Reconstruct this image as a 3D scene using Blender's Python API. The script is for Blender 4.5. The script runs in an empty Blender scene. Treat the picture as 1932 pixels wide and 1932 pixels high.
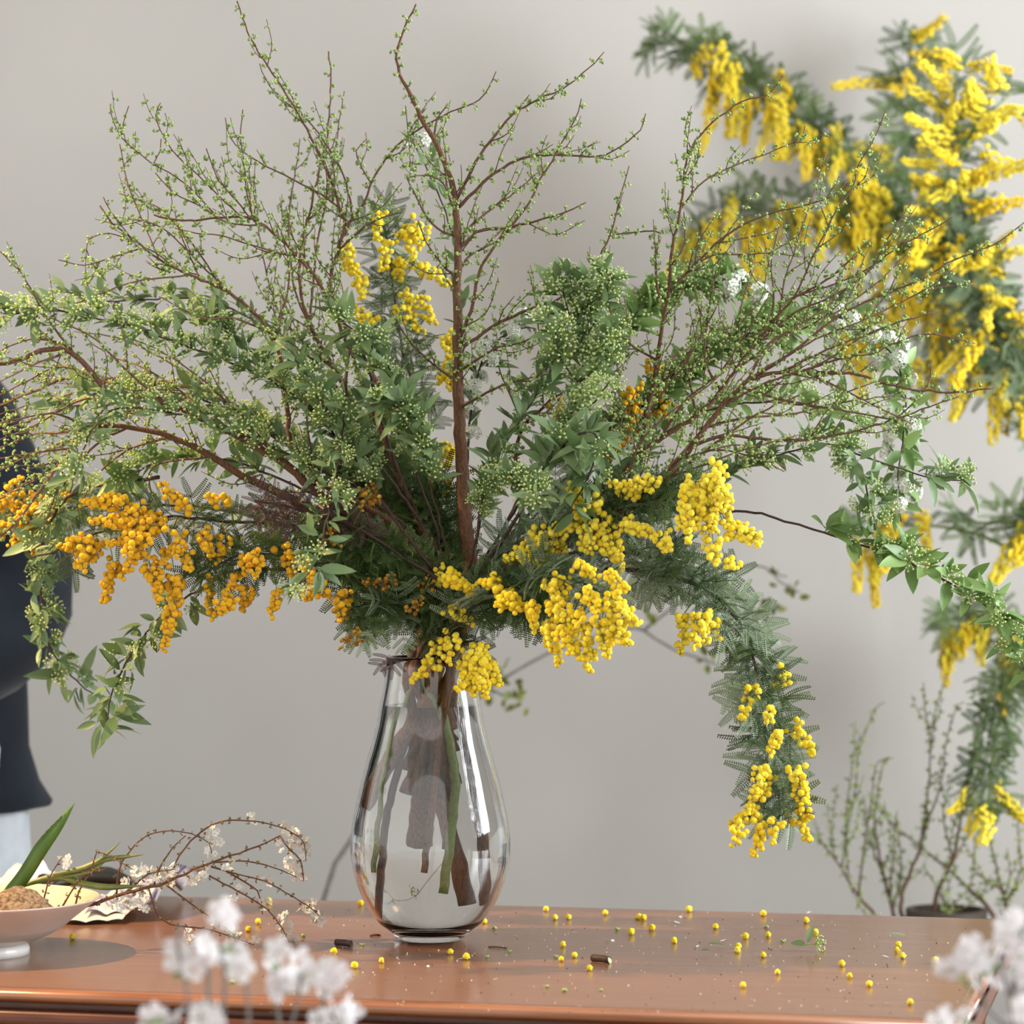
import bpy, math, random
import numpy as np
from mathutils import Matrix, Vector

# ------------------------------------------------------------------ camera, light, exposure
SC = bpy.context.scene
COL = SC.collection
TT = 0.74                      # table top height
CAM_Z = TT + 0.42
CAM_Y = -3.12
FPX = 6000.0                   # focal length in pixels of the 1932 frame
cam_d = bpy.data.cameras.new('camera')
cam_d.sensor_width = 36.0
cam_d.lens = FPX / 1932 * 36.0
cam_d.dof.use_dof = True
cam_d.dof.focus_distance = 3.07
cam_d.dof.aperture_fstop = 6.0
cam_d.clip_start = 0.05
cam = bpy.data.objects.new('camera', cam_d)
cam.location = (0, CAM_Y, CAM_Z)
cam.rotation_euler = (math.pi / 2, 0, 0)
COL.objects.link(cam)
SC.camera = cam

world = bpy.data.worlds.new('world')
SC.world = world
world.use_nodes = True
bg = world.node_tree.nodes['Background']
bg.inputs['Color'].default_value = (1.0, 0.965, 0.93, 1)
bg.inputs['Strength'].default_value = 0.9

def area(name, loc, rot, sx, sy, power, color):
    d = bpy.data.lights.new(name, 'AREA')
    d.shape = 'RECTANGLE'; d.size = sx; d.size_y = sy
    d.energy = power; d.color = color
    o = bpy.data.objects.new(name, d)
    o.location = loc; o.rotation_euler = rot
    COL.objects.link(o)
    return o
# daylight coming in through the window in the right hand wall
for wy in (-0.68, 0.02):
    area('window_daylight', (2.16, wy, 1.75), (0, math.radians(90), 0), 1.5, 0.52, 29, (0.90, 0.96, 1.0))

SC.view_settings.view_transform = 'Standard'
SC.view_settings.look = 'None'
SC.view_settings.gamma = 1
SC.view_settings.exposure = 0.88
SC.view_settings.use_curve_mapping = False
SC.cycles.use_denoising = True
SC.cycles.max_bounces = 8
SC.cycles.diffuse_bounces = 2
SC.cycles.glossy_bounces = 4
SC.cycles.transmission_bounces = 8
SC.cycles.use_adaptive_sampling = True
SC.cycles.adaptive_threshold = 0.05
SC.cycles.transparent_max_bounces = 12
SC.cycles.sample_clamp_indirect = 6.0
SC.cycles.caustics_reflective = False
SC.cycles.use_light_tree = False

# ------------------------------------------------------------------ helpers
rng = random.Random(7)
nr = np.random.RandomState(11)

def P(px, py, Y=0.0):
    D = Y - CAM_Y
    return np.array([(px - 966.0) * D / FPX, Y, CAM_Z - (py - 966.0) * D / FPX])

def on_table(px, py):
    D = (CAM_Z - TT) * FPX / (py - 966.0)
    return np.array([(px - 966.0) * D / FPX, D + CAM_Y, TT])

def nrm(v):
    v = np.asarray(v, float)
    return v / max(1e-9, np.linalg.norm(v))

def rand_dir():
    return nrm(nr.normal(size=3))

def spline(pts, step):
    """Catmull-Rom through pts, about one sample every step metres"""
    p = np.asarray(pts, float)
    if len(p) == 2:
        n = max(2, int(np.linalg.norm(p[1] - p[0]) / step) + 1)
        t = np.linspace(0, 1, n)[:, None]
        return p[0] * (1 - t) + p[1] * t
    q = np.vstack([2 * p[0] - p[1], p, 2 * p[-1] - p[-2]])
    out = []
    for i in range(1, len(q) - 2):
        a, b, c, d = q[i - 1], q[i], q[i + 1], q[i + 2]
        n = max(1, int(round(np.linalg.norm(c - b) / step)))
        for k in range(n):
            t = k / n
            out.append(0.5 * ((2 * b) + (c - a) * t + (2 * a - 5 * b + 4 * c - d) * t * t
                              + (3 * b - a - 3 * c + d) * t ** 3))
    out.append(p[-1])
    return np.array(out)

class MB:
    """collects triangles (and a per-vertex tint value) for one mesh"""
    def __init__(s):
        s.v, s.f, s.t, s.n = [], [], [], 0
    def add(s, v, f, tint=0.5):
        v = np.asarray(v, float); f = np.asarray(f, np.int64)
        s.v.append(v); s.f.append(f + s.n)
        s.t.append(np.full(len(v), tint) if np.isscalar(tint) else np.asarray(tint, float))
        s.n += len(v)
    def tube(s, pts, rad, seg=6, tint=0.5, cap=True):
        pts = np.asarray(pts, float); n = len(pts)
        rad = np.full(n, rad) if np.isscalar(rad) else np.asarray(rad, float)
        tan = np.gradient(pts, axis=0)
        tan /= np.maximum(1e-9, np.linalg.norm(tan, axis=1))[:, None]
        up = np.array([0.31, 0.87, 0.38]) if abs(tan[0][1]) < 0.8 else np.array([0.9, 0.1, 0.3])
        u = nrm(np.cross(tan[0], up))
        ring = []
        a = np.linspace(0, 2 * np.pi, seg, endpoint=False)
        ca, sa = np.cos(a)[:, None], np.sin(a)[:, None]
        for i in range(n):
            u = u - tan[i] * np.dot(u, tan[i]); u = nrm(u)
            w = np.cross(tan[i], u)
            ring.append(pts[i] + rad[i] * (ca * u + sa * w))
        v = np.vstack(ring)
        f = []
        for i in range(n - 1):
            for k in range(seg):
                k2 = (k + 1) % seg
                A, B, C, D = i * seg + k, i * seg + k2, (i + 1) * seg + k2, (i + 1) * seg + k
                f.append((A, B, C)); f.append((A, C, D))
        if cap:
            for k in range(1, seg - 1):
                f.append((0, k + 1, k))
                e = (n - 1) * seg
                f.append((e, e + k, e + k + 1))
        s.add(v, f, tint)
    def lathe(s, prof, seg=48, tint=0.5, close=False, ax=(0, 0)):
        """prof: (r, z) pairs, bottom to top; r = 0 ends are collapsed rings"""
        v, f = [], []
        for r, z in prof:
            for k in range(seg):
                a = 2 * math.pi * k / seg
                v.append((ax[0] + r * math.cos(a), ax[1] + r * math.sin(a), z))
        n = len(prof)
        for i in range(n - 1 if not close else n):
            j = (i + 1) % n
            for k in range(seg):
                k2 = (k + 1) % seg
                A, B, C, D = i * seg + k, i * seg + k2, j * seg + k2, j * seg + k
                f.append((A, B, C)); f.append((A, C, D))
        s.add(v, f, tint)
    def box(s, lo, hi, tint=0.5):
        x0, y0, z0 = lo; x1, y1, z1 = hi
        v = [(x0, y0, z0), (x1, y0, z0), (x1, y1, z0), (x0, y1, z0), (x0, y0, z1), (x1, y0, z1), (x1, y1, z1), (x0, y1, z1)]
        q = [(0, 3, 2, 1), (4, 5, 6, 7), (0, 1, 5, 4), (1, 2, 6, 5), (2, 3, 7, 6), (3, 0, 4, 7)]
        f = []
        for a, b, c, d in q:
            f += [(a, b, c), (a, c, d)]
        s.add(v, f, tint)
    def mesh(s, name, smooth=True):
        m = bpy.data.meshes.new(name)
        V = np.vstack(s.v).astype(np.float32); Fm = np.vstack(s.f).astype(np.int32)
        m.vertices.add(len(V)); m.vertices.foreach_set('co', V.ravel())
        m.loops.add(Fm.size); m.loops.foreach_set('vertex_index', Fm.ravel())
        m.polygons.add(len(Fm))
        m.polygons.foreach_set('loop_start', np.arange(0, Fm.size, 3, dtype=np.int32))
        m.polygons.foreach_set('use_smooth', np.full(len(Fm), smooth))
        at = m.attributes.new('tint', 'FLOAT', 'POINT')
        at.data.foreach_set('value', np.concatenate(s.t).astype(np.float32))
        m.update()
        return m

WM = {}
def link(name, mesh, mat=None, parent=None, M=None, kind=None):
    o = bpy.data.objects.new(name, mesh)
    M = Matrix.Identity(4) if M is None else M
    if mesh is not None and mat is not None and len(mesh.materials) == 0:
        mesh.materials.append(mat)
    if parent is not None:
        o.parent = parent
        o.matrix_parent_inverse = WM[parent.name].inverted()
    o.matrix_basis = M
    COL.objects.link(o)
    WM[o.name] = M
    if kind:
        o['kind'] = kind
    return o

def tag(o, label, cat, group=None):
    o['label'] = label; o['category'] = cat
    if group:
        o['group'] = group
    return o

def thing(name, label, cat, loc, group=None):
    o = link(name, None, M=Matrix.Translation(Vector(loc)))
    o.empty_display_size = 0.02
    return tag(o, label, cat, group)

def basis(origin, along, up, s=1.0, sx=None):
    """matrix whose +Y runs along `along` and whose +Z is near `up`"""
    y = nrm(along); z = np.asarray(up, float)
    z = z - y * np.dot(z, y)
    if np.linalg.norm(z) < 1e-4:
        z = np.cross(y, (0.3, 0.5, 0.8))
    z = nrm(z); x = np.cross(y, z)
    sx = s if sx is None else sx
    return Matrix(((x[0] * sx, y[0] * s, z[0] * s, origin[0]), (x[1] * sx, y[1] * s, z[1] * s, origin[1]),
                   (x[2] * sx, y[2] * s, z[2] * s, origin[2]), (0, 0, 0, 1)))

def ico(sub):
    import bmesh
    b = bmesh.new(); bmesh.ops.create_icosphere(b, subdivisions=sub, radius=1.0)
    b.verts.ensure_lookup_table()
    v = np.array([x.co[:] for x in b.verts]); f = np.array([[q.index for q in p.verts] for p in b.faces])
    b.free()
    return v, f
ICO1, ICO2, ICO3 = ico(1), ico(2), ico(3)

# ------------------------------------------------------------------ materials
def new_mat(name):
    m = bpy.data.materials.new(name); m.use_nodes = True
    nt = m.node_tree
    return m, nt, nt.nodes['Principled BSDF']

def ramp2(nt, fac, c1, c2):
    n = nt.nodes.new('ShaderNodeMix'); n.data_type = 'RGBA'
    n.inputs[6].default_value = (*c1, 1); n.inputs[7].default_value = (*c2, 1)
    nt.links.new(fac, n.inputs[0])
    return n.outputs[2]

def mat_plain(name, c1, c2=None, rough=0.6, scale=60, stretch=(1, 1, 1), bump=0.0, spec=0.5, translucent=0.0,
              source='noise', fuzz=0.0):
    """two-tone procedural material: source noise / random (per object) / tint (per vertex)"""
    m, nt, b = new_mat(name)
    c2 = c1 if c2 is None else c2
    N, L = nt.nodes, nt.links
    tc = N.new('ShaderNodeTexCoord'); mp = N.new('ShaderNodeMapping'); mp.inputs['Scale'].default_value = stretch
    L.new(tc.outputs['Object'], mp.inputs['Vector'])
    nz = N.new('ShaderNodeTexNoise'); nz.inputs['Scale'].default_value = scale; nz.inputs['Detail'].default_value = 3
    L.new(mp.outputs['Vector'], nz.inputs['Vector'])
    mr = N.new('ShaderNodeMapRange'); mr.inputs['From Min'].default_value = 0.32; mr.inputs['From Max'].default_value = 0.68
    L.new(nz.outputs['Fac'], mr.inputs['Value'])
    fac = mr.outputs['Result']
    if source in ('random', 'tint'):
        if source == 'random':
            src = N.new('ShaderNodeObjectInfo').outputs['Random']
        else:
            at = N.new('ShaderNodeAttribute'); at.attribute_name = 'tint'; src = at.outputs['Fac']
        fac = src
        N.remove(nz)      # these pieces vary from one to the next, not within
    col = ramp2(nt, fac, c1, c2)
    L.new(col, b.inputs['Base Color'])
    b.inputs['Roughness'].default_value = rough
    b.inputs['Specular IOR Level'].default_value = spec
    if fuzz:
        b.inputs['Sheen Weight'].default_value = fuzz
    if bump:
        bp = N.new('ShaderNodeBump'); bp.inputs['Strength'].default_value = bump; bp.inputs['Distance'].default_value = 0.002
        L.new(nz.outputs['Fac'], bp.inputs['Height']); L.new(bp.outputs['Normal'], b.inputs['Normal'])
    if translucent:
        tr = N.new('ShaderNodeBsdfTranslucent'); L.new(col, tr.inputs['Color'])
        mx = N.new('ShaderNodeMixShader'); mx.inputs[0].default_value = translucent
        out = N['Material Output']
        L.new(b.outputs[0], mx.inputs[1]); L.new(tr.outputs[0], mx.inputs[2]); L.new(mx.outputs[0], out.inputs['Surface'])
    return m

def mat_glass(name, ior, rough=0.0, col=(1, 1, 1)):
    m, nt, b = new_mat(name)
    b.inputs['Base Color'].default_value = (*col, 1)
    b.inputs['Transmission Weight'].default_value = 1
    b.inputs['Roughness'].default_value = rough
    b.inputs['IOR'].default_value = ior
    return m

M_BARK = mat_plain('reddish_bark', (0.066, 0.028, 0.012), (0.195, 0.084, 0.037), 0.75, 900, (1, 1, 0.25), 0.5)
M_TWIG = mat_plain('thin_twig_bark', (0.08, 0.036, 0.02), (0.17, 0.08, 0.045), 0.7, 500)
M_DARKSTEM = mat_plain('dark_stem', (0.028, 0.014, 0.01), (0.075, 0.036, 0.022), 0.6, 400)
M_GREENSTEM = mat_plain('green_stem', (0.13, 0.20, 0.045), (0.21, 0.27, 0.07), 0.5, 300)
M_BUD = mat_plain('green_bud', (0.10, 0.19, 0.032), (0.46, 0.58, 0.19), 0.5, 500, source='tint')
M_LEAF = mat_plain('blue_green_leaf', (0.098, 0.170, 0.058), (0.265, 0.38, 0.175), 0.45, 120, translucent=0.28, source='random')
M_LEAF2 = mat_plain('fresh_green_leaf', (0.13, 0.235, 0.06), (0.28, 0.42, 0.14), 0.42, 120, translucent=0.28, source='random')
M_UMBEL = mat_plain('pale_green_umbel', (0.27, 0.43, 0.085), (0.70, 0.79, 0.34), 0.55, 300, source='tint', translucent=0.15)
M_PETAL = mat_plain('white_petal', (0.72, 0.72, 0.66), (0.86, 0.86, 0.83), 0.6, 200, source='random', translucent=0.2)
M_PETAL_T = mat_plain('white_petal_umbel', (0.45, 0.55, 0.25), (0.86, 0.87, 0.80), 0.6, 200, source='tint', translucent=0.2)
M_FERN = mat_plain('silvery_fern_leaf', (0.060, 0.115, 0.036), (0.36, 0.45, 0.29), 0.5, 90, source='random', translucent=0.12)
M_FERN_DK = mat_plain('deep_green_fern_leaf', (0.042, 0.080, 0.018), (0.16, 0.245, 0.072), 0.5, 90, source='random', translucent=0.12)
M_BRONZE = mat_plain('bronze_fern_leaf', (0.060, 0.024, 0.022), (0.12, 0.060, 0.048), 0.5, 90, source='random', translucent=0.1)
M_BALL = mat_plain('mimosa_yellow', (0.86, 0.60, 0.010), (0.97, 0.80, 0.06), 0.95, 700, source='random', fuzz=0.25, spec=0.2)
M_BALL_WARM = mat_plain('mimosa_warm_lit', (0.68, 0.33, 0.006), (0.84, 0.48, 0.014), 0.95, 700, source='random', fuzz=0.2, spec=0.2)  # warm lamp light and shade on the left racemes painted into the yellow
M_BALL_B = mat_plain('mimosa_brown_bud', (0.22, 0.085, 0.012), (0.45, 0.24, 0.03), 0.85, 700, source='random', spec=0.2)
# ------------------------------------------------------------------ the room
WALL_Y = 1.38
def structure(name, mb, mat, smooth=False):
    o = link(name, mb.mesh(name, smooth), mat)
    o['kind'] = 'structure'
    return o

M_WALL = mat_plain('warm_grey_plaster', (0.462, 0.440, 0.412), (0.502, 0.478, 0.448), 0.9, 2.2, bump=0.05, spec=0.15)
M_FLOOR = mat_plain('worn_concrete_floor', (0.40, 0.37, 0.33), (0.47, 0.44, 0.39), 0.7, 3.0)
b = MB(); b.box((-3.2, -4.4, -0.1), (2.3, WALL_Y + 0.1, 0.0)); structure('floor', b, M_FLOOR)
b = MB(); b.box((-3.2, WALL_Y, 0.0), (2.3, WALL_Y + 0.1, 2.9)); structure('wall_back', b, M_WALL)
M_CEIL = mat_plain('white_ceiling_paint', (0.70, 0.69, 0.67), (0.74, 0.73, 0.71), 0.9, 4)
b = MB(); b.box((-3.2, -4.4, 2.9), (2.3, WALL_Y + 0.1, 3.0)); structure('ceiling', b, M_CEIL)
# right hand wall with the window opening the daylight comes through
b = MB()
x0, x1 = 2.2, 2.3
b.box((x0, -4.4, 0.0), (x1, WALL_Y, 0.98)); b.box((x0, -4.4, 2.52), (x1, WALL_Y, 2.9))
b.box((x0, -4.4, 0.98), (x1, -0.96, 2.52)); b.box((x0, 0.30, 0.98), (x1, WALL_Y, 2.52))
structure('wall_right', b, M_WALL)
M_FRAME = mat_plain('white_window_paint', (0.75, 0.74, 0.72), (0.80, 0.79, 0.77), 0.5, 30)
win = thing('window_1', 'white framed window in the right wall', 'window', (2.25, -0.33, 0.98))
del win['category']; del win['label']; win['kind'] = 'structure'
for lo, hi in (((2.22, -0.96, 0.98), (2.28, -0.92, 2.52)), ((2.22, 0.26, 0.98), (2.28, 0.30, 2.52)), ((2.22, -0.37, 1.03), (2.28, -0.29, 2.47)),
               ((2.22, -0.92, 0.98), (2.28, 0.26, 1.03)), ((2.22, -0.92, 2.47), (2.28, 0.26, 2.52))):
    b = MB(); b.box(lo, hi); link('window_frame', b.mesh('window_frame', False), M_FRAME, win)

# ------------------------------------------------------------------ the table
m, nt, bs = new_mat('polished_reddish_wood')
N, L = nt.nodes, nt.links
tc = N.new('ShaderNodeTexCoord'); mp = N.new('ShaderNodeMapping'); mp.inputs['Scale'].default_value = (1.6, 26, 26)
L.new(tc.outputs['Object'], mp.inputs['Vector'])
n1 = N.new('ShaderNodeTexNoise'); n1.inputs['Scale'].default_value = 3; n1.inputs['Detail'].default_value = 8; n1.inputs['Roughness'].default_value = 0.7
L.new(mp.outputs['Vector'], n1.inputs['Vector'])
n2 = N.new('ShaderNodeTexNoise'); n2.inputs['Scale'].default_value = 2.6; n2.inputs['Detail'].default_value = 3
mp2 = N.new('ShaderNodeMapping'); mp2.inputs['Scale'].default_value = (1, 2.2, 2.2)
L.new(tc.outputs['Object'], mp2.inputs['Vector']); L.new(mp2.outputs['Vector'], n2.inputs['Vector'])
r1 = N.new('ShaderNodeMapRange'); r1.inputs['From Min'].default_value = 0.3; r1.inputs['From Max'].default_value = 0.7
L.new(n1.outputs['Fac'], r1.inputs['Value'])
c = ramp2(nt, r1.outputs['Result'], (0.160, 0.058, 0.026), (0.280, 0.117, 0.055))
c3 = N.new('ShaderNodeMix'); c3.data_type = 'RGBA'; c3.inputs[7].default_value = (0.21, 0.118, 0.074, 1)
r2 = N.new('ShaderNodeMapRange'); r2.inputs['From Min'].default_value = 0.25; r2.inputs['From Max'].default_value = 0.95
L.new(n2.outputs['Fac'], r2.inputs['Value']); L.new(r2.outputs['Result'], c3.inputs[0]); L.new(c, c3.inputs[6])
L.new(c3.outputs[2], bs.inputs['Base Color'])
r3 = N.new('ShaderNodeMapRange'); r3.inputs['To Min'].default_value = 0.20; r3.inputs['To Max'].default_value = 0.38
L.new(n2.outputs['Fac'], r3.inputs['Value']); L.new(r3.outputs['Result'], bs.inputs['Roughness'])
bs.inputs['Coat Weight'].default_value = 0.25; bs.inputs['Coat Roughness'].default_value = 0.12
M_WOOD = m
M_DARKWOOD = mat_plain('dark_red_wood', (0.085, 0.022, 0.010), (0.14, 0.040, 0.018), 0.3, 20, (1, 12, 12))
M_KNOB = mat_plain('aged_brass', (0.30, 0.20, 0.08), (0.42, 0.30, 0.13), 0.35, 60)

TL, TD = 1.42, 0.68
ang = math.radians(-12.6)
TM = Matrix.Translation((0.3728, -0.5005, TT)) @ Matrix.Rotation(ang, 4, 'Z')
table = link('sideboard_table', None, M=Matrix.Translation((0.3728, -0.5005, 0)) @ Matrix.Rotation(ang, 4, 'Z'))
tag(table, 'polished reddish brown wooden table with moulded edge under the glass vase', 'table')

def sweep(prof, mb, fill_top=False):
    """profile (outward offset, z) swept round the table rectangle"""
    v, f = [], []
    for o, z in prof:
        v += [(-TL - o, -o, z), (o, -o, z), (o, TD + o, z), (-TL - o, TD + o, z)]
    for i in range(len(prof) - 1):
        for k in range(4):
            k2 = (k + 1) % 4
            A, B, C, D = i * 4 + k, i * 4 + k2, (i + 1) * 4 + k2, (i + 1) * 4 + k
            f += [(A, C, B), (A, D, C)]
    if fill_top:
        f += [(0, 1, 2), (0, 2, 3)]
        e = (len(prof) - 1) * 4
        f += [(e, e + 2, e + 1), (e, e + 3, e + 2)]
    mb.add(v, f)
def arc(o, z, r, n=7, a0=90, a1=-90):
    return [(o + r * math.cos(math.radians(a0 + (a1 - a0) * i / n)), z + r * math.sin(math.radians(a0 + (a1 - a0) * i / n))) for i in range(n + 1)]
b = MB(); sweep([(-0.010, 0.0), (-0.010, -0.013)], b, True)
link('table_top', b.mesh('table_top', False), M_WOOD, table, TM)
M_NOSE = mat_plain('varnished_wood_edge', (0.20, 0.062, 0.020), (0.34, 0.125, 0.045), 0.22, 6, (1, 14, 14))
M_NOSE.node_tree.nodes['Principled BSDF'].inputs['Coat Weight'].default_value = 1.0
M_NOSE.node_tree.nodes['Principled BSDF'].inputs['Coat Roughness'].default_value = 0.06
b = MB(); sweep([(-0.010, -0.0004)] + arc(-0.006, -0.0065, 0.0065, 10) + [(-0.010, -0.013)], b)
link('edge_nosing', b.mesh('edge_nosing', True), M_NOSE, table, TM)
b = MB(); sweep([(-0.02, -0.013), (-0.012, -0.0135), (-0.012, -0.018), (-0.002, -0.018)] + arc(-0.004, -0.0255, 0.0075) + [(-0.012, -0.034), (-0.02, -0.034)], b, True)
link('edge_moulding', b.mesh('edge_moulding', False), M_DARKWOOD, table, TM)
b = MB(); b.box((-TL + 0.03, 0.03, -0.42), (-0.03, TD - 0.03, -0.034))
link('carcass', b.mesh('carcass', False), M_DARKWOOD, table, TM)
dw = (TL - 0.10) / 3
for i in range(3):
    xa = -TL + 0.05 + i * dw
    b = MB(); b.box((xa + 0.008, 0.020, -0.20), (xa + dw - 0.008, 0.034, -0.048))
    d = link('drawer', b.mesh('drawer', False), M_DARKWOOD, table, TM)
    for q in (0.25, 0.75):
        b = MB(); b.lathe([(0.0, 0.0), (0.006, 0.0), (0.006, 0.01), (0.013, 0.016), (0.012, 0.024), (0.0, 0.027)], 16)
        link('knob', b.mesh('knob'), M_KNOB, d, TM @ Matrix.Translation((xa + dw * q, 0.021, -0.124)) @ Matrix.Rotation(math.pi / 2, 4, 'X'))
for lx in (-TL + 0.07, -0.07):
    for ly in (0.07, TD - 0.07):
        b = MB(); b.lathe([(0.0, -0.74), (0.016, -0.74), (0.022, -0.60), (0.028, -0.45), (0.030, -0.41), (0.0, -0.41)], 20, ax=(lx, ly))
        link('leg', b.mesh('leg'), M_DARKWOOD, table, TM)

# ------------------------------------------------------------------ the glass vase and its water
VX, VY = (812 - 966) * 0.00052, 0.0
PX = 0.00052
def vz(py):
    return CAM_Z - (py - 966) * PX
vprof = [(1779, 0), (1779, 50), (1777, 58), (1771, 66), (1764, 72), (1757, 82), (1746, 97), (1728, 110), (1712, 121), (1695, 130), (1678, 137),
         (1660, 143), (1644, 147), (1627, 150), (1610, 151), (1593, 151), (1576, 150), (1558, 147.5), (1541, 145), (1507, 137), (1473, 129),
         (1439, 120), (1405, 110), (1371, 101.5), (1335, 95.5), (1313, 91), (1290, 87), (1265, 84.5), (1246, 83.5)]
zb = vz(1779) - TT
outer = [(r * PX, vz(y) - zb) for y, r in vprof]
outer[0] = (0.0, outer[0][1])
WALL = 0.0042
inner = []
for y, r in vprof:
    if y <= 1748:
        inner.append(((r - 1) * PX - WALL * (1.15 if y > 1600 else 1.0), vz(y) - zb))
zin = vz(1752) - zb
prof = outer + [(83.0 * PX - WALL * 0.5, vz(1243.5) - zb)] + [(r, z) for r, z in reversed(inner)] + [(0.030, zin + 0.0005), (0.0, zin)]
M_GLASS = mat_glass('clear_vase_glass', 1.48, 0.0, (0.985, 0.992, 0.99))
M_WATER = mat_glass('clear_water', 1.33, 0.0, (0.985, 0.99, 0.985))
vase = thing('glass_vase', 'clear teardrop glass vase half full of water holding the big bouquet', 'vase', (VX, VY, TT))
b = MB(); b.lathe(prof, 96, ax=(VX, VY)); link('vase_body', b.mesh('vase_body'), M_GLASS, vase)
def inner_r(z):
    zs = [q[1] for q in inner]; rs = [q[0] for q in inner]
    return float(np.interp(z, zs, rs))
zw = vz(1336) - zb
wp = [(0.0, zin + 0.0004), (0.0296, zin + 0.0009)] + [(r - 0.0004, z) for r, z in inner if z < zw - 0.002] + [(inner_r(zw) - 0.0004, zw), (inner_r(zw) - 0.004, zw - 0.0008), (0.0, zw - 0.0009)]
b = MB(); b.lathe(wp, 96, ax=(VX, VY)); link('water', b.mesh('water'), M_WATER, vase)

# ------------------------------------------------------------------ the shallow bowl with its mound
BC = np.array([-0.5045, -0.097, TT])
M_GLAZE = mat_plain('pale_pinkish_glaze', (0.62, 0.50, 0.44), (0.68, 0.57, 0.50), 0.28, 25)
M_GLAZE_W = mat_plain('white_porcelain', (0.74, 0.73, 0.70), (0.78, 0.77, 0.75), 0.25, 20)
M_GLAZE_IN = mat_plain('cream_glaze_inside', (0.72, 0.58, 0.42), (0.76, 0.63, 0.47), 0.18, 20)
bowl = thing('footed_bowl', 'shallow pale footed bowl with sprigs in it on the left of the table', 'bowl', BC)
b = MB(); b.lathe([(0.0, 0.0), (0.046, 0.0), (0.0455, 0.006), (0.043, 0.011), (0.05, 0.0125), (0.068, 0.020), (0.078, 0.0262)], 72)
BM = Matrix.Translation(Vector(BC))
link('foot', b.mesh('foot'), M_GLAZE_W, bowl, BM)
b = MB(); b.lathe([(0.078, 0.0262), (0.090, 0.036), (0.103, 0.046), (0.1115, 0.0525), (0.1125, 0.0535), (0.1115, 0.0542)], 72)
link('outer_side', b.mesh('outer_side'), M_GLAZE, bowl, BM)
b = MB(); b.lathe([(0.1115, 0.0542), (0.100, 0.0475), (0.085, 0.038), (0.06, 0.026), (0.03, 0.0195), (0.0, 0.018)], 72)
link('inner_side', b.mesh('inner_side'), M_GLAZE_IN, bowl, BM)
M_SOIL = mat_plain('speckled_brown_earth', (0.10, 0.06, 0.035), (0.36, 0.26, 0.17), 0.95, 260, bump=1.0, spec=0.1)
v, f = ico(4)
v = v.copy()
mc = P(32, 1722, -0.135)
out = []
for q in v:
    r = math.hypot(q[0], q[1])
    z = q[2] * (0.018 if q[2] > 0 else 0.005) + 0.010 * max(0, q[2]) * (1 - r)
    n_ = 0.0011 * math.sin(190 * q[0] * .03 * 33 + 3 * q[2]) * math.cos(7.3 * q[1] + 2) + 0.0006 * nr.normal()
    out.append((q[0] * 0.036 + n_, q[1] * 0.034 + n_, z + n_))
b = MB(); b.add(np.array(out), f)
tag(link('soil_mound', b.mesh('soil_mound'), M_SOIL, M=Matrix.Translation((mc[0], mc[1], TT + 0.0415))),
    'rough speckled brown mound lying inside the pale footed bowl', 'soil')

# ------------------------------------------------------------------ the person behind the table
M_NAVY = mat_plain('navy_cotton', (0.004, 0.006, 0.010), (0.009, 0.013, 0.020), 0.9, 14, bump=0.2, spec=0.2, fuzz=0.1)
M_JEAN = mat_plain('pale_grey_trousers', (0.42, 0.45, 0.48), (0.50, 0.53, 0.56), 0.9, 30, spec=0.2)
M_SKIN = mat_plain('skin', (0.52, 0.30, 0.20), (0.58, 0.35, 0.24), 0.5, 30)
M_HAIR = mat_plain('dark_hair', (0.012, 0.008, 0.006), (0.03, 0.018, 0.012), 0.5, 200)
M_SHOE = mat_plain('black_leather', (0.012, 0.012, 0.012), (0.02, 0.02, 0.02), 0.4, 30)
PXC, PYC = -0.86, 0.70
person = thing('person', 'standing person in a loose navy top and pale grey trousers behind the table', 'person', (PXC, PYC, 0))

def skin_mesh(verts, edges, radii, levels=2, root=0):
    me = bpy.data.meshes.new('skinned'); me.from_pydata([tuple(q) for q in verts], edges, [])
    o = bpy.data.objects.new('skinned', me); COL.objects.link(o)
    o.modifiers.new('skin', 'SKIN'); s = o.modifiers.new('sub', 'SUBSURF'); s.levels = levels; s.render_levels = levels
    for i, sv in enumerate(me.skin_vertices[0].data):
        sv.radius = radii[i] if isinstance(radii[i], tuple) else (radii[i], radii[i]); sv.use_root = (i == root)
    dg = bpy.context.evaluated_depsgraph_get(); dg.update()
    ev = o.evaluated_get(dg); res = bpy.data.meshes.new_from_object(ev)
    bpy.data.objects.remove(o)
    for p_ in res.polygons:
        p_.use_smooth = True
    return res

ELR = (-0.602, 0.66, 1.055); WRR = (-0.80, 0.47, 1.035)   # the arm that shows at the edge of the picture
SHR = (-0.715, 0.70, 1.31)
ELL = (-1.06, 0.66, 1.06); WRL = (-0.89, 0.45, 1.02); SHL = (-1.005, 0.70, 1.31)
V = [(PXC + 0.07, PYC, 0.86), (PXC + 0.05, PYC, 1.02), (PXC, PYC, 1.20), (PXC, PYC, 1.34), (PXC, PYC, 1.40), (PXC, PYC - 0.012, 1.455),
     (PXC, PYC - 0.02, 1.52), (PXC, PYC - 0.012, 1.585), SHR, ELR, WRR, SHL, ELL, WRL,
     (PXC + 0.155, PYC, 0.80), (PXC + 0.15, PYC - 0.01, 0.46), (PXC + 0.14, PYC + 0.01, 0.09), (PXC + 0.14, PYC - 0.12, 0.04),
     (PXC - 0.015, PYC, 0.80), (PXC - 0.03, PYC - 0.01, 0.46), (PXC - 0.04, PYC + 0.01, 0.09), (PXC - 0.04, PYC - 0.12, 0.04)]
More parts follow.
